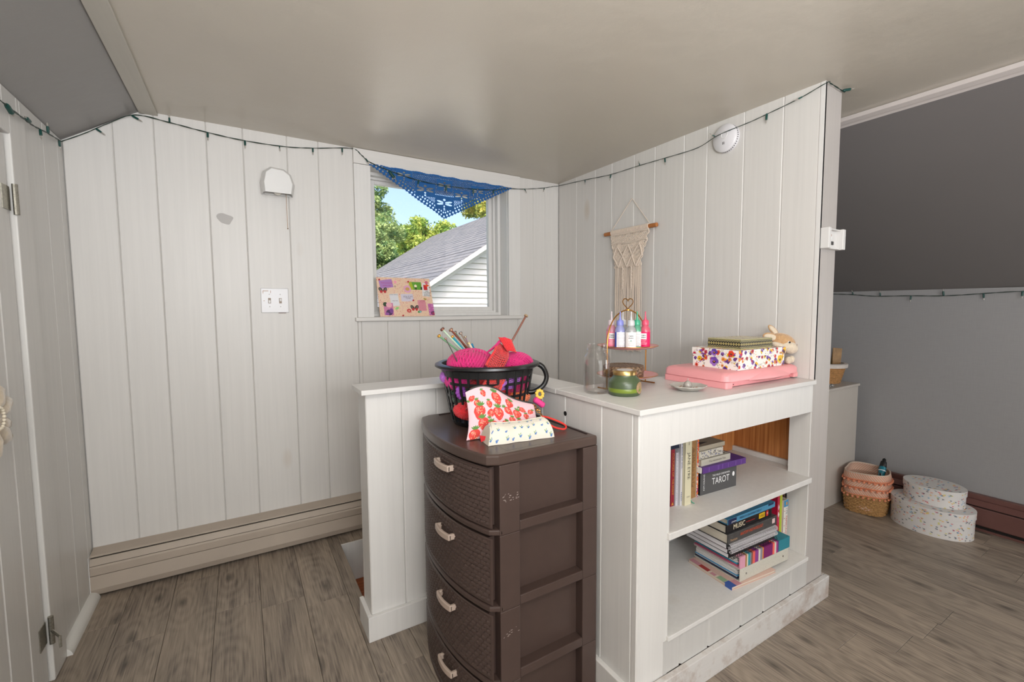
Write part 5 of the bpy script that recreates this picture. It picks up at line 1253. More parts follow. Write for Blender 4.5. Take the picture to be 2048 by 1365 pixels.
r, _ = book('book', (1.1945, 1.2065), (1.008, 1.14), (Z2, .716), mat('grey_white_cover', 'c9c5cc', .5), PAGESV, 'white workbook with tiny grey print on its spine beside the crimson book')
mb = MB(); rd = random.Random(3)
for k in range(34): z = Z2+.02+k*.0052; mb.box(1.1955, 1.1955+rd.uniform(.003, .008), 1.0073, 1.0078, z, z+.0012)
mb.build('fine_print', mat('grey_print', '8a8790', .6), r, kind='stuff')
r, _ = book('book', (1.208, 1.2185), (1.0, 1.16), (Z2, .770), mat('white_blue_cover', 'cfcdd2', .45), PAGESV, 'tall white book with small blue spine lettering left of the cream one')
up_text(r, 'THE BOOK OF SOIL', .0085, 1.2135, .9998, .71, mat('blue_print', '5a6590', .6), .10); up_text(r, 'PRESS', .007, 1.2135, .9998, .565, mat('blue_print', '5a6590', .6), .03)
nv_ = MB().prism([(1.168, .7305), (1.2075, .7305), (1.200, .770), (1.168, .772)], lambda u, v, w: (u, w, v), 1.006, 1.10); tag(nv_.build('navy_book', mat('navy_cloth', '1a2338', .6), loc=(1.187, 1.05, .7305), bevel=.001), 'dark navy small book laid on top of the crimson and white books', 'book')
r, _ = book('book', (1.2195, 1.2515), (.990, 1.13), (Z2, .782), plain('cream_jacket', 'd3ccae', .5), PAGESV, 'cream hardback titled JANE EYRE on the middle shelf')
up_text(r, 'JANE EYRE', .019, 1.2365, .9898, .668, INK, .092); up_text(r, 'Bronte', .009, 1.2365, .9898, .752, INK, .024)
txt('FOLIO', .006, (1.236, .9898, .562), (1, 0, 0), (0, 0, 1), INK, r, width=.014)
r, _ = book('book', (1.2525, 1.2585), (.998, 1.16), (Z2, .784), mat('mint_cover', '63b39a', .5), PAGESV, 'thin mint green book right of the cream hardback')
MB().tube(smooth_path([(1.2555, .998, Z2+.018), (1.2565, .990, Z2+.006), (1.262, .984, Z2+.002)], 4), .0016, 5).build('ribbon', mat('mint_ribbon', '2f9a7a', .6), r)
r, _ = book('book', (1.262, 1.311), (1.018, 1.17), (Z2, .780), plain('brown_kraft', '9a7144', .7, noise=.18, scale=60), PAGESV, 'brown kraft book with faint dark print on its spine')
mb = MB(); rd = random.Random(9)
for k in range(30): z = .575+k*.0048; mb.box(1.284, 1.284+rd.uniform(.006, .021), 1.0172, 1.0178, z, z+.0016)
mb.build('spine_print', mat('kraft_print', '5c4025', .7), r, kind='stuff')
txt('Field Notes', .008, (1.295, 1.0178, .742), (1, 0, 0), (0, 0, 1), mat('kraft_print', '5c4025', .7), r, width=.026)
r = thing('book', (1.317, 1.07, Z2), 'slim book with an orange and purple speckled edge beside the kraft book', 'book')
MB().box(1.3125, 1.3205, 1.016, 1.15, Z2, .778).build('page_block', PAGESV, r)
cv = Canvas(.0084, .245, 8, 200, 'e2622a'); cv.speck(160, .003, ['f0a23a', '8a2f6a', 'e8e0d6', 'd43a30', 'f08a2a', '6a2450'], random.Random(2)); cv.mesh('patterned_spine', lambda u, v: (1.3123+u, 1.0155, Z2+v), PRINT, r)
# tarot box
tr = thing('tarot_box', (1.43, 1.03, Z2), 'dark grey card deck box titled TAROT at the bottom of the lying stack', 'box')
TG = plain('charcoal_box', '504f50', .5); RZ = -.065
MT = Matrix.Translation((1.333, 1.016, 0)) @ Matrix.Rotation(RZ, 4, 'Z')
TX = lambda u, d, z: MT @ Vector((u, d, z))
MB().box(0, .192, 0, .115, Z2, Z2+.088, MT).build('box_body', TG, tr, bevel=.001)
MB().box(-.0008, .0, .001, .114, Z2+.001, Z2+.086, MT).build('side_panel', mat('black_card', '151415', .5), tr)
R_, U_ = (MT.to_3x3() @ Vector((1, 0, 0))), Vector((0, 0, 1))
txt('TAROT', .034, TX(.105, -.0006, Z2+.040), R_, U_, WINK, tr, width=.092)
txt('THE WILD UNKNOWN', .010, TX(.107, -.0006, Z2+.062), R_, U_, WINK, tr, width=.092)
txt('KIM KRANS', .009, TX(.018, -.0006, Z2+.045), (0, 0, 1), -R_, WINK, tr, width=.058)
p = [TX(.174+.006*cos(q), -.0008, Z2+.050+.009*sin(q)) for q in np.linspace(0, 2*pi, 17)[:-1]]
mb = MB(); mb._f([mb.bm.verts.new(v) for v in p]); mb.build('oval_emblem', WINK, tr)
MB().box(.002, .012, -.0008, 0, Z2+.082, Z2+.086, MT).build('corner_mark', WINK, tr)
def lie(x0, x1, y0, y1, z0, z1, m_, label, rz, name='book', pg=PAGES):
    return book(name, (x0, x1), (y0, y1), (z0, z1), m_, pg, label, rotz=rz, pivot=(x0, y0, z0))
zz = Z2+.0885
r, _ = lie(1.318, 1.545, .995, 1.12, zz, zz+.022, plain('purple_cloth', '59367e', .45), 'purple cloth book with tooled spine lying on the tarot box', -.07)
mb = MB(); 
for q in (.03, .075, .08, .10, .13, .17, .20): 
    v0 = Vector((1.318, .995, 0)); d_ = Vector((cos(-.07), sin(-.07), 0)); p = v0+d_*q+Vector((.0, -.0005, zz+.003)); mb.box(p.x, p.x+.0012, p.y, p.y+.001, p.z, p.z+.016)
mb.build('spine_tooling', mat('lilac_foil', '8a6bb0', .4), r, kind='stuff')
MB().box(1.3135, 1.3175, 1.0, 1.115, zz+.001, zz+.021).build('page_end', PAPER, r)
zz += .0225
r, _ = lie(1.322, 1.478, 1.005, 1.13, zz, zz+.023, plain('pale_grey_cover', 'b5b0a4', .5), 'pale grey paperback with a dark photo cover on the purple book', -.04)
txt('The Handmaids Tale', .010, (1.405, 1.0015, zz+.012), (cos(-.04), sin(-.04), 0), U_, mat('grey_print2', '77726a', .6), r, width=.09, lift=.0012)
MB().box(1.39, 1.465, 1.012, 1.115, zz+.0231, zz+.0235).build('cover_photo', mat('photo_dark', '33251d', .5), r)
zz += .0237
r, _ = lie(1.318, 1.447, 1.012, 1.14, zz, zz+.027, plain('white_floral_cover', 'c4beb0', .5), 'cream book with scribbled floral spine, second from the top of the lying stack', -.03)
cv = Canvas(.126, .024, 160, 32, 'c9c3b6'); cv.speck(90, .0022, ['3a3836', '5f6688', '77706a', '3f4a7a'], random.Random(5)); cv.mesh('scribble_print', lambda u, v: (1.3195+u, 1.0112-.03*u, zz+.0015+v), PRINT, r)
zz += .0275
r, _ = lie(1.322, 1.462, 1.016, 1.15, zz, zz+.016, plain('greige_cover', 'a79c8a', .5), 'greige paperback with a dark triangle, topmost of the lying stack', -.03)
mb = MB(); mb.prism([(1.325, 1.03), (1.325, 1.07), (1.40, 1.04)], f_, zz+.0161, zz+.0165); mb.build('dark_triangle', mat('slate_print', '4a4646', .5), r)

# ------------------------------------------------------------------ lower shelf: planner, binders, notebooks, books
Z1 = SH1
pl = thing('planner', (1.5, 1.03, Z1), 'planner with colourful block-printed covers at the bottom of the lower stack', 'planner')
MP = Matrix.Translation((1.398, .924, Z1)) @ Matrix.Rotation(-.10, 4, 'Z')
def cov(z0, z1):
    MB().box(0, .235, 0, .205, z0, z1, MP).build('cover', mat('planner_cover', 'd3b3a6', .5), pl, bevel=.0008)
cov(0, .0022); cov(.0092, .0112); MB().box(.002, .232, .004, .203, .0022, .0092, MP).build('page_block', PAGES, pl)
rd = random.Random(14); cols = ['3f5fa8', '8fae8c', 'a63a35', 'c98f98', 'e0d2c2', '6f94c8']
for i, (u0, u1, v0, v1, cc) in enumerate(((0, .024, 0, .035, 0), (0, .022, .036, .07, 1), (0, .016, .07, .11, 4), (0, .018, .11, .155, 2), (0, .02, .156, .2, 3), (.024, .05, 0, .03, 3), (-.0, .014, .078, .1, 3))):
    MB().box(u0, u1, v0, v1, .01121, .0114+.00005*i, MP).build('cover_print', mat('plan'+cols[cc], cols[cc], .5), pl)
MB().box(-.0008, 0, 0, .030, .0, .0112, MP).build('blue_corner', mat('plan3f5fa8', '3f5fa8', .5), pl)
def binder(name, x0, y0, z0, L_, D_, H_, rz, shell, label, ringcol='b9b7b2', inner='e9e6e4'):
    r = thing(name, (x0+L_/2, y0+D_/2, z0), label, 'binder')
    M = Matrix.Translation((x0, y0, z0)) @ Matrix.Rotation(rz, 4, 'Z')
    MB().box(0, L_, 0, D_, 0, .003, M).build('cover', shell, r, bevel=.001); MB().box(0, L_, 0, D_, H_-.003, H_, M).build('cover', shell, r, bevel=.001)
    MB().box(0, L_, -.001, .003, 0, H_, M).build('spine', shell, r, bevel=.0015)
    mb = MB(); n = 9
    for k in range(n):
        z = .004+(H_-.008)*(k+.5)/n*.86; mb.box(.004+.002*(k % 3), L_-.004, .012+.004*(k % 2), D_-.006, z, z+(H_-.008)/n*.62, M)
    o = mb.build('paper_sheets', mat('sheet_white', inner, .7), r, kind='stuff')
    for k in range(3):
        cx = .02+k*(L_-.04)/2; mb = MB(); mb.tube([M @ Vector((cx, .014+.012*cos(q), H_/2+(H_/2-.007)*sin(q))) for q in np.linspace(0, 2*pi, 15)[:-1]], .0012, 6, closed=True); mb.build('ring', mat('ring_steel', ringcol, .25, metal=1), r)
    for cx in (.035, L_-.035):
        mb = MB(); mb.tube([M @ Vector((cx, -.0018, H_*.5)), M @ Vector((cx, -.0005, H_*.5))], .0035, 12); mb.build('rivet', mat('ring_steel', ringcol, .25, metal=1), r)
    return r, M
WB = plain('white_textured_binder', 'cdc9bd', .5, noise=.14, scale=350, bump=.6)
b1, M1 = binder('ring_binder', 1.447, .928, Z1+.0116, .292, .205, .047, -.045, WB, 'white textured ring binder under the striped one on the lower shelf')
for k, (z, cc) in enumerate(((.006, '2c3350'), (.016, '3f8fc0'))): MB().box(.001, .2, .01, .20, z, z+.003, M1).build('divider', mat('div'+cc, cc, .5), b1)
b2, M2 = binder('ring_binder', 1.447, .930, Z1+.0116+.0475, .300, .205, .043, -.045, plain('pink_binder_board', 'd99bb0', .45), 'striped ring binder in pink, teal, coral and purple on the white binder')
for k, (z, cc) in enumerate(((.006, 'd85a7a'), (.012, '2f9fc0'))): MB().box(.001, .2, .01, .20, z, z+.0025, M2).build('divider', mat('div'+cc, cc, .5), b2)
# fabric stripes wrapped over spine and top cover
strip = [(.030, 'd99bb0'), (.008, 'a3743a'), (.008, 'd6cdbb'), (.012, '2f8f9c'), (.006, '8a8494'), (.008, '7a5a4a'), (.014, 'e2635a'), (.020, '8a3f8a'), (.010, 'd9d3c6'), (.014, '8d8896'), (.006, 'e08a2f'), (.055, '7a1f63'), (.012, 'e9655a'), (.010, 'd8d2c4'), (.008, 'b04a8a'), (.008, '6a2a70'), (.071, '2c8090')]
x = 0; mbs = {}
for wv, cc in strip:
    m_ = mat('stripe_'+cc, cc, .6)
    MB().box(x+.0002, x+wv-.0002, -.0022, -.0008, .0, .0425, M2).build('stripe', m_, b2, bevel=.0005)
    MB().box(x+.0002, x+wv-.0002, -.0022, .205, .0431, .0440, M2).build('stripe', m_, b2, bevel=.0004)
    x += wv
zz = Z1+.0116+.0475+.0445
def spiral(name, x0, y0, z0, L_, D_, H_, rz, cov_, coil, label, n=44, cr=None):
    r = thing(name, (x0+L_/2, y0+D_/2, z0), label, 'notebook')
    M = Matrix.Translation((x0, y0, z0)) @ Matrix.Rotation(rz, 4, 'Z'); cr = cr or H_/2
    MB().box(0, L_, .012, D_, 0, .0012, M).build('cover', cov_, r); MB().box(.002, L_-.002, .0125, .0135, .001, H_-.001, M).build('spine_shade_strip', BLACK, r); MB().box(0, L_, .012, D_, H_-.0012, H_, M).build('cover', cov_, r)  # black strip put in as shade so the spiral wire stands out
    MB().box(.001, L_-.001, .0136, D_-.001, .0012, H_-.0012, M).build('page_block', plain('ruled_pages', 'ddd9dc', .8, noise=.1, scale=500, stretch=(.02, .02, 1)) if 'ruled_pages' not in bpy.data.materials else bpy.data.materials['ruled_pages'], r)
    pts = []; st = 10
    for i in range(n*st+1):
        q = 2*pi*i/st; pts.append(M @ Vector((.006+(L_-.012)*i/(n*st), .006+cr*.95*cos(q), H_/2+cr*sin(q))))
    MB().tube(pts, .0011, 5).build('spiral_wire', coil, r, smooth=True)
    return r, M
WIRE = plain('white_wire', 'd9d6da', .35); WIREB = plain('black_wire', '1c1a1c', .3)
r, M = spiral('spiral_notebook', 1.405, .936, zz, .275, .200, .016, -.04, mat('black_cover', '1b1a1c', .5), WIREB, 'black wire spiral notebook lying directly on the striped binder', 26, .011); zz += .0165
cv = Canvas(.272, .013, 220, 12, '242224'); cv.speck(260, .0016, ['8a3f3a', 'b9a890', '5a5a4a', '101010', '777070'], random.Random(6)); cv.mesh('edge_print', lambda u, v: M @ Vector((.002+u, -.0, .0015+v)), PRINT, r) if False else None
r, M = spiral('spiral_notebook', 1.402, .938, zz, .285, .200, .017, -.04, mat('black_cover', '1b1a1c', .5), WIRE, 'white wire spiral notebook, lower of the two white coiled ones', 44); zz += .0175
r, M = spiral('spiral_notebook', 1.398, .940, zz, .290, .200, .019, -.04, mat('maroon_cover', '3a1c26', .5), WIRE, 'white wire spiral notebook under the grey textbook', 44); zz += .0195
# grey textbook with orange title
r, _ = book('textbook', (1.396, 1.688), (.944, 1.14), (zz, zz+.036), plain('grey_streak_cover', '4a4848', .4, noise=.35, scale=60, stretch=(1, 1, 6)), PAGES, 'grey streaked softcover textbook with orange lettering under the MUSIC book', 'book', rotz=-.03, pivot=(1.396, .944, zz))
D3 = Vector((cos(-.03), sin(-.03), 0)); P3 = Vector((1.396, .944, zz))
txt('ANATOMY AND PHYSIOLOGY', .016, P3+D3*.135+Vector((0, -.0004, .021)), D3, U_, mat('orange_ink', 'e0552c', .5), r, width=.135, lift=.0008)
txt('Premium', .013, P3+D3*.032+Vector((0, -.0004, .012)), D3, U_, mat('tan_ink', 'c9a27a', .5), r, width=.038, lift=.0008)
MB().box(1.655, 1.672, .934, .9352, zz+.012, zz+.030).build('sticker', mat('sticker_pink', 'dcc0c0', .5), r)
zz += .0365
r, _ = book('textbook', (1.394, 1.668), (.950, 1.13), (zz, zz+.031), plain('black_gloss_cover', '18161a', .3), PAGES, 'black textbook titled MUSIC with a yellow used sticker', 'book', rotz=-.02, pivot=(1.394, .950, zz))
D4 = Vector((cos(-.02), sin(-.02), 0)); P4 = Vector((1.394, .950, zz))
txt('MUSIC', .026, P4+D4*.072+Vector((0, -.0004, .016)), D4, U_, mat('cream_ink', 'e8dcc0', .5), r, width=.066, lift=.0008)
txt('An Appreciation', .008, P4+D4*.138+Vector((0, -.0004, .017)), D4, U_, mat('red_ink', 'c23230', .5), r, width=.052, lift=.0008)
q0 = P4+D4*.190; mb = MB(); mb.box(q0.x, q0.x+.038, q0.y-.0016, q0.y-.0004, zz+.008, zz+.027); mb.build('yellow_sticker', mat('sticker_yellow', 'e0b51f', .5), r, bevel=.0004)
txt('USED', .013, q0+D4*.019+Vector((0, -.0018, .0175)), D4, U_, mat('brown_ink', '6a4a14', .5), r, width=.028)
q0 = P4+D4*.236; MB().box(q0.x, q0.x+.012, q0.y-.0016, q0.y-.0004, zz+.008, zz+.028).build('red_logo_block', mat('logo_red', 'd2352f', .5), r)
txt('M', .010, q0+D4*.006+Vector((0, -.0018, .018)), D4, U_, WINK, r)
zz += .0315
r, _ = book('workbook', (1.400, 1.685), (.948, 1.12), (zz, zz+.020), plain('sky_blue_cover', '4f93b8', .45), PAGES, 'blue workbook titled FRENCH GRAMMAR DRILLS, topmost of the lower stack', 'book', rotz=-.02, pivot=(1.400, .948, zz))
P5 = Vector((1.400, .948, zz))
txt('FRENCH GRAMMAR DRILLS', .011, P5+D4*.130+Vector((0, -.0004, .010)), D4, U_, mat('navy_ink', '1d3558', .5), r, width=.130, lift=.0008)
MB().box(1.4005, 1.448, .9468, .9480, zz+.001, zz+.019).build('navy_band', mat('navy_print', '1b2650', .5), r)
txt('practice', .009, P5+D4*.030+Vector((0, -.0022, .009)), D4, U_, WINK, r, width=.026)
MB().box(1.640, 1.683, .9425, .9437, zz+.013, zz+.0195).build('navy_wave', mat('navy_print', '1b2650', .5), r)
# upright books at the right end
def upright(x0, x1, y0, z1, m_, label, name='book'):
    return book(name, (x0, x1), (y0, y0+.20), (Z1, z1), m_, PAGESV, label)[0]
r = upright(1.748, 1.766, .968, .4525, plain('crimson_pattern', 'b3143a', .45), 'red softcover with pink diamonds standing at the right of the lower shelf')
for k, (z, cc) in enumerate(((.405, 'd9b9c9'), (.375, 'e6d9dc'), (.352, 'c23a70'))): MB().prism([(1.753, z), (1.7565, z+.012), (1.763, z), (1.7565, z-.012)], lambda u, v, w: (u, w, v), .9672, .968).build('diamond_print', mat('diam'+cc, cc, .5), r)
upright(1.767, 1.782, .968, .456, plain('lime_cover', 'a9c22b', .45), 'lime green book standing at the right of the lower shelf')
upright(1.783, 1.791, .972, .452, plain('salmon_cover', 'e39c78', .5), 'thin salmon book between the lime one and the papercraft book')
r = upright(1.792, 1.822, .966, .425, plain('papercraft_cover', 'ddd9d2', .5), 'white book titled 175 PAPERCRAFT, rightmost on the lower shelf')
up_text(r, '175', .014, 1.812, .9658, .378, mat('dark_teal_ink', '30505e', .5), .022); up_text(r, 'PAPERCRAFT', .016, 1.812, .9658, .315, mat('red_ink2', 'c03a34', .5), .085)
MB().box(1.7925, 1.8215, .9648, .966, .397, .424).build('blue_head_band', mat('sky_print', '3f8ec0', .5), r)
MB().box(1.806, 1.814, .9642, .965, .404, .416).build('orange_emblem', mat('orange_print', 'e09a3f', .5), r)
for z in (.29, .32, .35, .38): MB().lathe([(.001, 0), (.0022, 0), (.0022, .0008), (.001, .0008)], (1.797, .965, z), 8).build('red_dot', mat('red_ink2', 'c03a34', .5), r)
upright(1.823, 1.833, .985, .452, plain('dark_brown_cover', '4b2e27', .5), 'tall dark brown book behind the papercraft book at the shelf side')

# ------------------------------------------------------------------ right side: cabinet, baskets, hat boxes
cb = thing('low_cabinet', (3.03, 1.6, 0), 'plain off-white low cabinet against the grey knee wall behind the end post', 'cabinet')
CW = plain('cabinet_white', 'c0b9b1', .45, noise=.02, scale=10)
MB().box(2.845, 3.223, 1.300, 1.32, 0, .706).build('side_panel', CW, cb, bevel=.0015)
MB().box(2.845, 3.223, 2.08, 2.10, 0, .706).build('side_panel', CW, cb, bevel=.0015)
MB().box(3.203, 3.223, 1.32, 2.08, .0, .706).build('back_panel', CW, cb)
MB().box(2.845, 2.862, 1.322, 1.70, .03, .703).build('door', CW, cb, bevel=.002)
MB().box(2.845, 2.862, 1.703, 2.078, .03, .703).build('door', CW, cb, bevel=.002)
MB().box(2.862, 3.203, 1.32, 2.08, .04, .058).build('bottom_panel', CW, cb)
MB().box(2.828, 3.226, 1.290, 2.11, .706, .722).build('top_panel', CW, cb, bevel=.004)
WICK = plain('golden_wicker', 'b98a58', .7, noise=.35, scale=90, bump=.6)
wb = thing('wicker_basket', (3.100, 1.44, .722), 'small wicker basket with a white cloth liner on top of the cabinet', 'basket')
wc = (3.100, 1.44, .722)
mb = MB()
for k in range(13):
    z = .004+k*.0078; q = .078+.026*(z/.1); mb.tube([(wc[0]+(q+.0022*cos(a*12+pi*(k % 2)))*cos(a), wc[1]+(q+.0022*cos(a*12+pi*(k % 2)))*sin(a), wc[2]+z) for a in np.linspace(0, 2*pi, 73)[:-1]], .0043, 5, closed=True)
mb.build('wicker_rows', WICK, wb, smooth=True, kind='stuff')
MB().lathe([(.001, 0), (.074, 0), (.078, .004), (.098, .100), (.094, .100), (.072, .006), (.001, .004)], wc, 40).build('inner_wall', WICK, wb, smooth=True)
MB().lathe([(.108, .098), (.119, .100), (.121, .122), (.112, .126), (.100, .126), (.098, .112), (.100, .098), (.108, .098)], wc, 40, cap=False).build('cloth_liner', plain('white_liner', 'cfc6bf', .85, noise=.06, scale=60, bump=.3), wb, smooth=True)
def packet(x, y, w_, h_, rz, col, label, tilt=0):
    o = MB(); M = Matrix.Translation((x, y, .735)) @ Matrix.Rotation(rz, 4, 'Z') @ Matrix.Rotation(tilt, 4, 'Y')
    o.loft([[M @ Vector(p) for p in ((-w_/2, -.004, 0), (w_/2, -.004, 0), (w_/2, .004, 0), (-w_/2, .004, 0))], [M @ Vector(p) for p in ((-w_/2, -.009, h_*.5), (w_/2, -.009, h_*.5), (w_/2, .009, h_*.5), (-w_/2, .009, h_*.5))], [M @ Vector(p) for p in ((-w_/2*1.1, -.001, h_), (w_/2*1.1, -.001, h_), (w_/2*1.1, .001, h_), (-w_/2*1.1, .001, h_))]])
    tag(o.build('packet', plain('foil_'+col, col, .4, noise=.3, scale=35), loc=(x, y, .735), smooth=True), label, 'packet')
packet(3.13, 1.405, .055, .205, -.5, '9c7a52', 'tan brown packet standing at the right in the lined wicker basket', .10)
packet(3.09, 1.43, .05, .205, -.4, '4d5c33', 'green packet standing in the middle of the lined wicker basket', -.03)
packet(3.04, 1.44, .04, .19, -.3, '9c2f3a', 'red packet half hidden by the post in the lined wicker basket', -.12)
mb = MB()
for k in range(9): a = k*.7; mb.ell((2.935+.016*cos(a*1.3), 1.333+.010*sin(a), .729+.003*cos(a)), (.007, .006, .006), nu=8, nv=6)
tag(mb.build('hair_clip', plain('silver_beads', 'a7a4a2', .3, metal=.6), loc=(2.935, 1.333, .722), smooth=True), 'small silver beaded clip on the cabinet edge by the wicker basket', 'hair clip')
# jute basket
jb = thing('jute_basket', (3.075, 1.165, 0), 'jute and cotton basket with peach pompom rows on the floor by the cabinet', 'basket')
JM = plain('jute_rope', 'b08654', .8, noise=.4, scale=140, bump=.7); CM = plain('woven_cotton', 'cdb6a4', .9, noise=.1, scale=200, bump=.4)
def sq(a, r_, n=3.2): c_, s_ = abs(cos(a)), abs(sin(a)); return r_/((c_**n+s_**n)**(1/n))
jc = (3.072, 1.168)
def jring(z, r_, m=72, wv=0, k=0):
    out = []
    for i in range(m):
        a = 2*pi*i/m; q = sq(a, r_)+wv*cos(a*22+k); out.append((jc[0]+q*cos(a+.25)*1.08, jc[1]+q*sin(a+.25)*.98, z))
    return out
JR = lambda z: .098+.010*sin(min(1, z/.11)*pi/2)-.006*max(0, z-.12)/.1
mb = MB()
for k in range(11):
    z = .006+k*.0100; mb.tube(jring(z, JR(z), 88, .003, pi*(k % 2)), .0062, 6, closed=True)
mb.build('jute_rows', JM, jb, smooth=True, kind='stuff')
# striped cotton band (herringbone) as printed grid
cv = Canvas(.72, .130, 760, 130, 'cdb7a6')
ph = ((cv.U/.0125)+np.where((cv.V/.043).astype(int) % 2 == 0, 1, -1)*(cv.V/.0125)*.8) % 1; cv.c[ph < .42] = rgb('d58a68')
for v in (.0, .043, .086): cv.c[np.abs(cv.V-v-.003) < .003] = rgb('d9825c')
def jwall(u, v, inn=0):
    a = 2*pi*u/.72; z = .105+v; q = sq(a, JR(.105)-inn-.007*abs(sin(v/.043*pi))*-1*.6+.0)+.002*sin(a*5+v*30); return (jc[0]+q*cos(a+.25)*1.08, jc[1]+q*sin(a+.25)*.98, z+.004*sin(a*2+.6))
cv.mesh('cotton_wall', lambda u, v: jwall(u, v), attr_mat('woven_stripes', .9, bump=.3), jb)
cv2 = Canvas(.72, .215, 600, 120, 'cdb7a6'); ph = ((cv2.U/.0125)+(cv2.V/.0125)*.8) % 1; cv2.c[ph < .42] = rgb('cf9276')
cv2.mesh('lining', lambda u, v: jwall(u, v-.085, .006), attr_mat('woven_stripes_inside', .9, bump=.3), jb)
MB().lathe([(.001, .012), (.09, .012), (.09, .016), (.001, .016)], (jc[0], jc[1], 0), 32).build('bottom', JM, jb)
MB().tube([Vector(jwall(u, .131, .003)) for u in np.linspace(0, .72, 73)[:-1]], .0042, 6, closed=True).build('rim_binding', CM, jb, smooth=True)
POM = plain('peach_pompom', 'dd8a66', .95, bump=.8, scale=200, sheen=.3)
pm = MB(); pm.ell((0, 0, 0), (.0068, .0068, .0062), nu=8, nv=6); po = pm.build('pompom', POM, jb, smooth=True); off = OFF[jb.name]
for v in po.data.vertices: v.co += off
first = True
for row, vv in enumerate((.006, .051, .096)):
    MB().tube([Vector(jwall(u, vv, -.0015)) for u in np.linspace(0, .72, 91)[:-1]], .0030, 5, closed=True).build('trim_cord', POM, jb, smooth=True)
    for k in range(30):
        u = .72*(k+.5*(row % 2))/30; a = 2*pi*u/.72; p = Vector(jwall(u, vv-.010, -.006)); d_ = Vector((cos(a+.25), sin(a+.25), 0))*.003
        if first: q = po; first = False
        else: q = po.copy(); C.objects.link(q); q.parent = jb
        q.location = p+d_-off
# teal hair tool in the basket
ht = thing('teal_spray_bottle', (3.125, 1.125, .19), 'teal bottle with a black cap leaning out of the jute basket', 'bottle')
a0, a1 = Vector((3.09, 1.115, .135)), Vector((3.205, 1.135, .288))
d_ = (a1-a0).normalized(); at = lambda k: a0+(a1-a0)*k
TEAL = plain('teal_glitter', '12778a', .25, noise=.25, scale=150, coat=.5)
MB().tube([at(0), at(.04), at(.5), at(.60), at(.70)], [.008, .013, .017, .020, .018], 18).build('body', TEAL, ht, smooth=True)
MB().tube([at(.565), at(.585)], [.0205, .0205], 18).build('white_band', WINK, ht, smooth=True)
MB().tube([at(.70), at(.72), at(.88), at(.885), at(.97), at(1.0)], [.0165, .018, .0155, .010, .0095, .004], 18).build('cap', BLACK, ht, smooth=True)
MB().tube(smooth_path([at(.05), Vector((3.06, 1.10, .228)), Vector((3.035, 1.095, .245))], 4), .003, 6).build('cord', BLACK, ht, smooth=True)
# oval hat boxes
def dashes(c, n, rd):
    cols = ['c8697a', '4a5566', 'e0b45a', '6fa8c8', 'd98a6a', '3f4a55', 'c9c25a']
    for i in range(n):
        x, y = rd.uniform(.004, c.w-.004), rd.uniform(.004, c.h-.004); cc = rd.choice(cols)
        c.ell(x, y, .0062, .0011, cc, -.25); c.ell(x-.0012, y-.0030, .0036, .0010, cc, 1.0); c.ell(x+.002, y-.0026, .0030, .0009, cc, -.9)
def oval_box(label, cx, cy, a, b_, z0, hb, hl, seed):
    r = thing('hat_box', (cx, cy, z0), label, 'box')
    rd = random.Random(seed); per = 2*pi*math.sqrt((a*a+b_*b_)/2); WP = attr_mat('patterned_card', .55) if 'patterned_card' not in bpy.data.materials else bpy.data.materials['patterned_card']
    def wall(nm, A, B, zz0, h, n):
        cv = Canvas(per, h, int(per/.0016), max(8, int(h/.0016)), 'd6d3d1'); dashes(cv, n, rd)
        cv.mesh(nm, lambda u, v: (cx+A*cos(2*pi*u/per+pi/2), cy+B*sin(2*pi*u/per+pi/2), zz0+v), WP, r)
    MB().lathe([(.001, 0), (.998, 0), (.998, hb), (.001, hb)], (cx, cy, z0), 64, sx=a, sy=b_).build('inner_body', mat('card_white', 'd0cdcb', .6), r, smooth=True)
    wall('body', a, b_, z0, hb, int(per*hb/.00034)); A, B = a+.004, b_+.004
    wall('lid_rim', A, B, z0+hb-.004, hl, int(per*hl/.00036))
    MB().lathe([(.99, hb-.004), (.998, hb-.004), (.998, hb-.003+hl-.002), (.001, hb-.003+hl-.002), (.001, hb+.002), (.99, hb+.002)], (cx, cy, z0), 64, sx=A, sy=B).build('lid_core', mat('card_white', 'd0cdcb', .6), r, smooth=True)
    nr, na = 60, 150
    P = []; cvt = Canvas(1, 1, na, nr, 'cfccc9'); Xp = cvt.V*A*np.cos(2*pi*cvt.U); Yp = cvt.V*B*np.sin(2*pi*cvt.U)
    for i in range(int(pi*A*B/.0007)):
        q, w_ = rd.uniform(0, 2*pi), math.sqrt(rd.random())*.93; x, y = w_*A*cos(q), w_*B*sin(q); cc = rd.choice(['c8697a', '4a5566', 'e0b45a', '6fa8c8', 'd98a6a'])
        for ln, th_, an in ((.0085, .0024, -.25), (.0055, .0022, 1.0)):
            u = (Xp-x)*cos(an)+(Yp-y)*sin(an); v = -(Xp-x)*sin(an)+(Yp-y)*cos(an); cvt.c[(u/ln)**2+(v/th_)**2 < 1] = rgb(cc)
    cvt.mesh('lid_top', lambda u, v: (cx+v*A*cos(2*pi*u), cy+v*B*sin(2*pi*u), z0+hb-.004+hl), WP, r)
oval_box('large oval white card box with coloured bow print on the floor by the knee wall', 3.102, .872, .132, .178, 0, .112, .036, 1)
oval_box('smaller oval white card box with coloured bow print stacked on the larger one', 3.125, .872, .104, .132, .1455, .066, .030, 2)

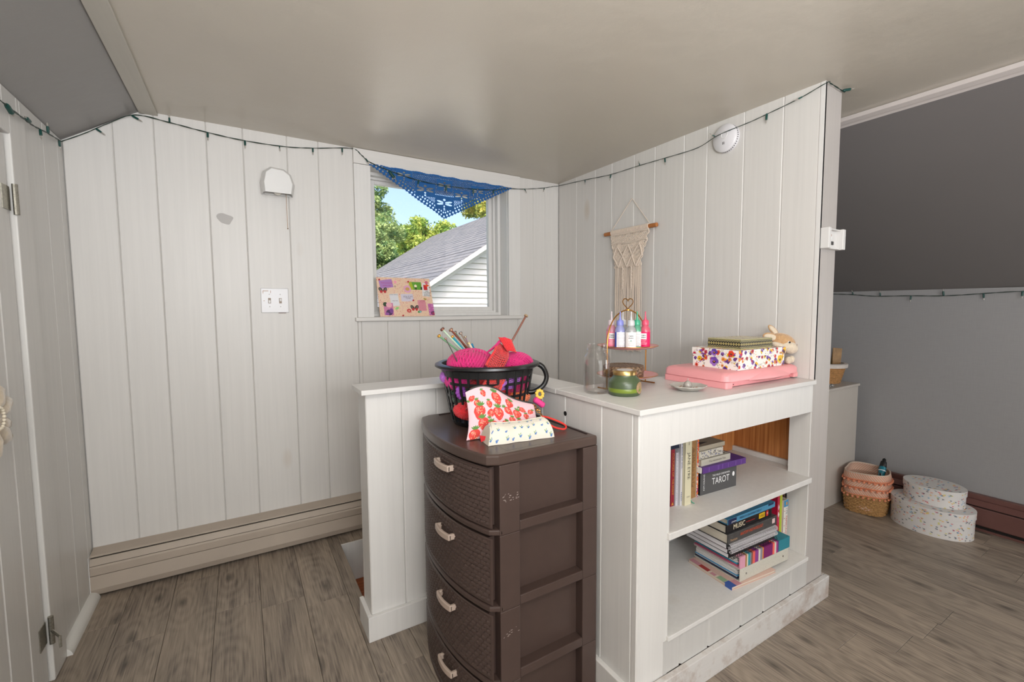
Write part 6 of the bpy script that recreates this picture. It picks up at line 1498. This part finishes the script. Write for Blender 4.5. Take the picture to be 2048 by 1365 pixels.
# ------------------------------------------------------------------ outside the window
gr = MB().box(-40, 60, 6, 70, -4.6, -4.5); o = gr.build('ground_1', plain('lawn_green', '5d7a3a', .9, noise=.3, scale=.6), loc=(5, 20, -4.5)); o['kind'] = 'structure'; o.name = 'ground'
hs = thing('neighbour_house', (7.2, 12, -4.5), 'white clapboard neighbouring house with a grey shingled gable roof outside the window', 'house')
SID = plain('white_clapboard', 'dfe0de', .6); WTR = plain('white_fascia', 'e8e8e6', .5)
RY0, RY1, RXr, RZr, SLP = 9.1, 19.7, 7.2, 4.32, .656
EX = 1.6
zr = lambda x: RZr-SLP*abs(x-RXr)
XE0, XE1 = EX, 2*RXr-EX
MB().prism([(XE0+.5, -4.5), (XE1-.5, -4.5), (XE1-.5, zr(XE1-.5)-.105), (RXr, RZr-.105), (XE0+.5, zr(XE0+.5)-.105)], lambda u, v, w: (u, w, v), 9.6, RY1-.4).build('wall_core', SID, hs)
k = 0; z = -3.0
while z < RZr-.4:
    x0 = max(XE0+.5, RXr-(RZr-.2-z)/SLP); x1 = min(XE1-.5, RXr+(RZr-.2-z)/SLP)
    if z > -.5 and x1-x0 > .2:
        MB().loft([[(x0, 9.6, z), (x0, 9.545, z), (x0, 9.585, z+.135), (x0, 9.6, z+.135)], [(x1, 9.6, z), (x1, 9.545, z), (x1, 9.585, z+.135), (x1, 9.6, z+.135)]]).build('clapboard', SID, hs)
    z += .13
SHG = bpy.data.materials.new('grey_shingles'); t, b = nodes(SHG); b.inputs['Roughness'].default_value = .85
tc = N(t, 'ShaderNodeTexCoord'); mp = N(t, 'ShaderNodeMapping'); mp.inputs['Rotation'].default_value = (0, 0, pi/2); t.links.new(tc.outputs['Object'], mp.inputs[0])
br = N(t, 'ShaderNodeTexBrick', Scale=3.2); br.inputs['Color1'].default_value = (*rgb('77777a'), 1); br.inputs['Color2'].default_value = (*rgb('66686e'), 1); br.inputs['Mortar'].default_value = (*rgb('47484c'), 1); br.inputs['Mortar Size'].default_value = .018; br.inputs['Brick Width'].default_value = .9; br.inputs['Row Height'].default_value = .32
t.links.new(mp.outputs[0], br.inputs['Vector']); t.links.new(br.outputs[0], b.inputs['Base Color'])
rows = 34; sl = math.hypot(1, SLP)
mb = MB(); mb.prism([(XE0, zr(XE0)-.06), (XE0, zr(XE0)), (RXr, RZr), (XE1, zr(XE1)), (XE1, zr(XE1)-.06), (RXr, RZr-.06)], lambda u, v, w: (u, w, v), RY0, RY1); mb.build('roof_deck', WTR, hs)
for sgn in (-1,):
    for i in range(rows):
        a = XE0+(RXr-XE0)*i/rows; b_ = XE0+(RXr-XE0)*(i+1.12)/rows; b_ = min(b_, RXr)
        MB().loft([[(a, y, zr(a)+.022), (b_, y, zr(b_)+.006), (b_, y, zr(b_)-.01), (a, y, zr(a)-.01)] for y in (RY0-.02, RY1+.02)]).build('shingle_course', SHG, hs)
MB().prism([(RXr, RZr+.01), (XE1, zr(XE1)+.01), (XE1, zr(XE1)), (RXr, RZr)], lambda u, v, w: (u, w, v), RY0-.02, RY1).build('roof_slope', SHG, hs)
for y0_, y1_, d0, d1 in ((RY0-.03, RY0, -.005, -.10),):
    mb = MB(); mb.prism([(XE0, zr(XE0)+d0), (RXr, RZr+d0), (RXr, RZr+d1), (XE0, zr(XE0)+d1)], lambda u, v, w: (u, w, v), y0_, y1_); mb.build('fascia', WTR, hs)
mb = MB(); mb.prism([(XE0, zr(XE0)-.085), (RXr, RZr-.085), (RXr, RZr-.10), (XE0, zr(XE0)-.10)], lambda u, v, w: (u, w, v), RY0, 9.6); mb.build('soffit', WTR, hs)
mb = MB(); mb.prism([(XE0+.5, zr(XE0+.5)-.10), (RXr, RZr-.10), (RXr, RZr-.27), (XE0+.5, zr(XE0+.5)-.27)], lambda u, v, w: (u, w, v), 9.53, 9.6); mb.build('frieze_board', WTR, hs)
def leaf_mat(nm, c1, c2):
    m = bpy.data.materials.new(nm); t, b = nodes(m); tc = N(t, 'ShaderNodeTexCoord'); nz = N(t, 'ShaderNodeTexNoise', Scale=2.5, Detail=6.)
    t.links.new(tc.outputs['Object'], nz.inputs['Vector']); r_ = N(t, 'ShaderNodeValToRGB'); r_.color_ramp.elements[0].position = .38; r_.color_ramp.elements[1].position = .62
    r_.color_ramp.elements[0].color = (*rgb(c1), 1); r_.color_ramp.elements[1].color = (*rgb(c2), 1); t.links.new(nz.outputs['Fac'], r_.inputs[0]); t.links.new(r_.outputs[0], b.inputs['Base Color'])
    b.inputs['Roughness'].default_value = .6; b.inputs['Subsurface Weight'].default_value = 0
    tl = N(t, 'ShaderNodeBsdfTranslucent'); t.links.new(r_.outputs[0], tl.inputs[0]); mx = N(t, 'ShaderNodeMixShader'); mx.inputs[0].default_value = .4
    t.links.new(b.outputs[0], mx.inputs[1]); t.links.new(tl.outputs[0], mx.inputs[2]); t.links.new(mx.outputs[0], t.nodes['Material Output'].inputs[0]); return m
def tree(x, y, zc, rads, n, ls, seed, m_, label, blobs=26):
    r = thing('tree', (x, y, -4.5), label, 'tree'); rd = random.Random(seed); npr = np.random.default_rng(seed)
    MB().tube([(x, y, -4.5), (x+.1, y, zc-rads[2]*.3), (x, y, zc+rads[2]*.6)], [.28, .2, .05], 8).build('trunk', mat('bark', '4f4237', .9), r)
    cs = []
    for k in range(blobs):
        d = Vector((rd.gauss(0, 1), rd.gauss(0, 1), rd.gauss(0, 1))).normalized()*rd.uniform(.35, 1.0); cs.append((x+d.x*rads[0], y+d.y*rads[1], zc+d.z*rads[2], rd.uniform(.22, .42)*min(rads)))
    c_ = np.array(cs); idx = npr.integers(0, blobs, n); d = npr.normal(size=(n, 3)); d /= np.linalg.norm(d, axis=1)[:, None]
    P = c_[idx, :3]+d*(c_[idx, 3]*npr.uniform(.55, 1.05, n))[:, None]
    a = npr.normal(size=(n, 3)); a /= np.linalg.norm(a, axis=1)[:, None]; b_ = np.cross(a, npr.normal(size=(n, 3))); b_ /= np.linalg.norm(b_, axis=1)[:, None]
    s = (ls*npr.uniform(.6, 1.3, n))[:, None]; V = np.stack([P-a*s, P+b_*s*.45, P+a*s, P-b_*s*.45], 1).reshape(-1, 3)-np.array([x, y, -4.5])
    F = np.arange(4*n).reshape(n, 4).tolist(); me = bpy.data.meshes.new('foliage'); me.from_pydata(V.tolist(), [], F); me.materials.append(m_)
    o = bpy.data.objects.new('foliage', me); C.objects.link(o); o.parent = r; o['kind'] = 'stuff'
LG = leaf_mat('sunlit_leaves', '6a9440', 'c3cc66'); LG2 = leaf_mat('blue_green_leaves', '5f8a58', 'b3c483'); LG3 = leaf_mat('yellow_leaves', '86a045', 'd8d070')
tree(5.05, 22.0, 3.9, (1.55, 1.3, 3.0), 34000, .075, 1, LG2, 'tall bushy green tree at the left outside the window', 46)
tree(9.1, 26.0, 4.7, (1.9, 1.3, 1.6), 20000, .09, 12, LG, 'yellow-green tree behind the middle of the neighbouring roof', 60)
tree(7.9, 30.0, 4.3, (1.6, 1.3, 2.0), 16000, .10, 5, LG, 'green treetop behind the left end of the neighbouring roof', 30)
tree(13.0, 26.0, 7.9, (1.5, 1.3, 1.5), 11000, .11, 3, LG3, 'yellow-green tree rising over the roof ridge at the right', 44)
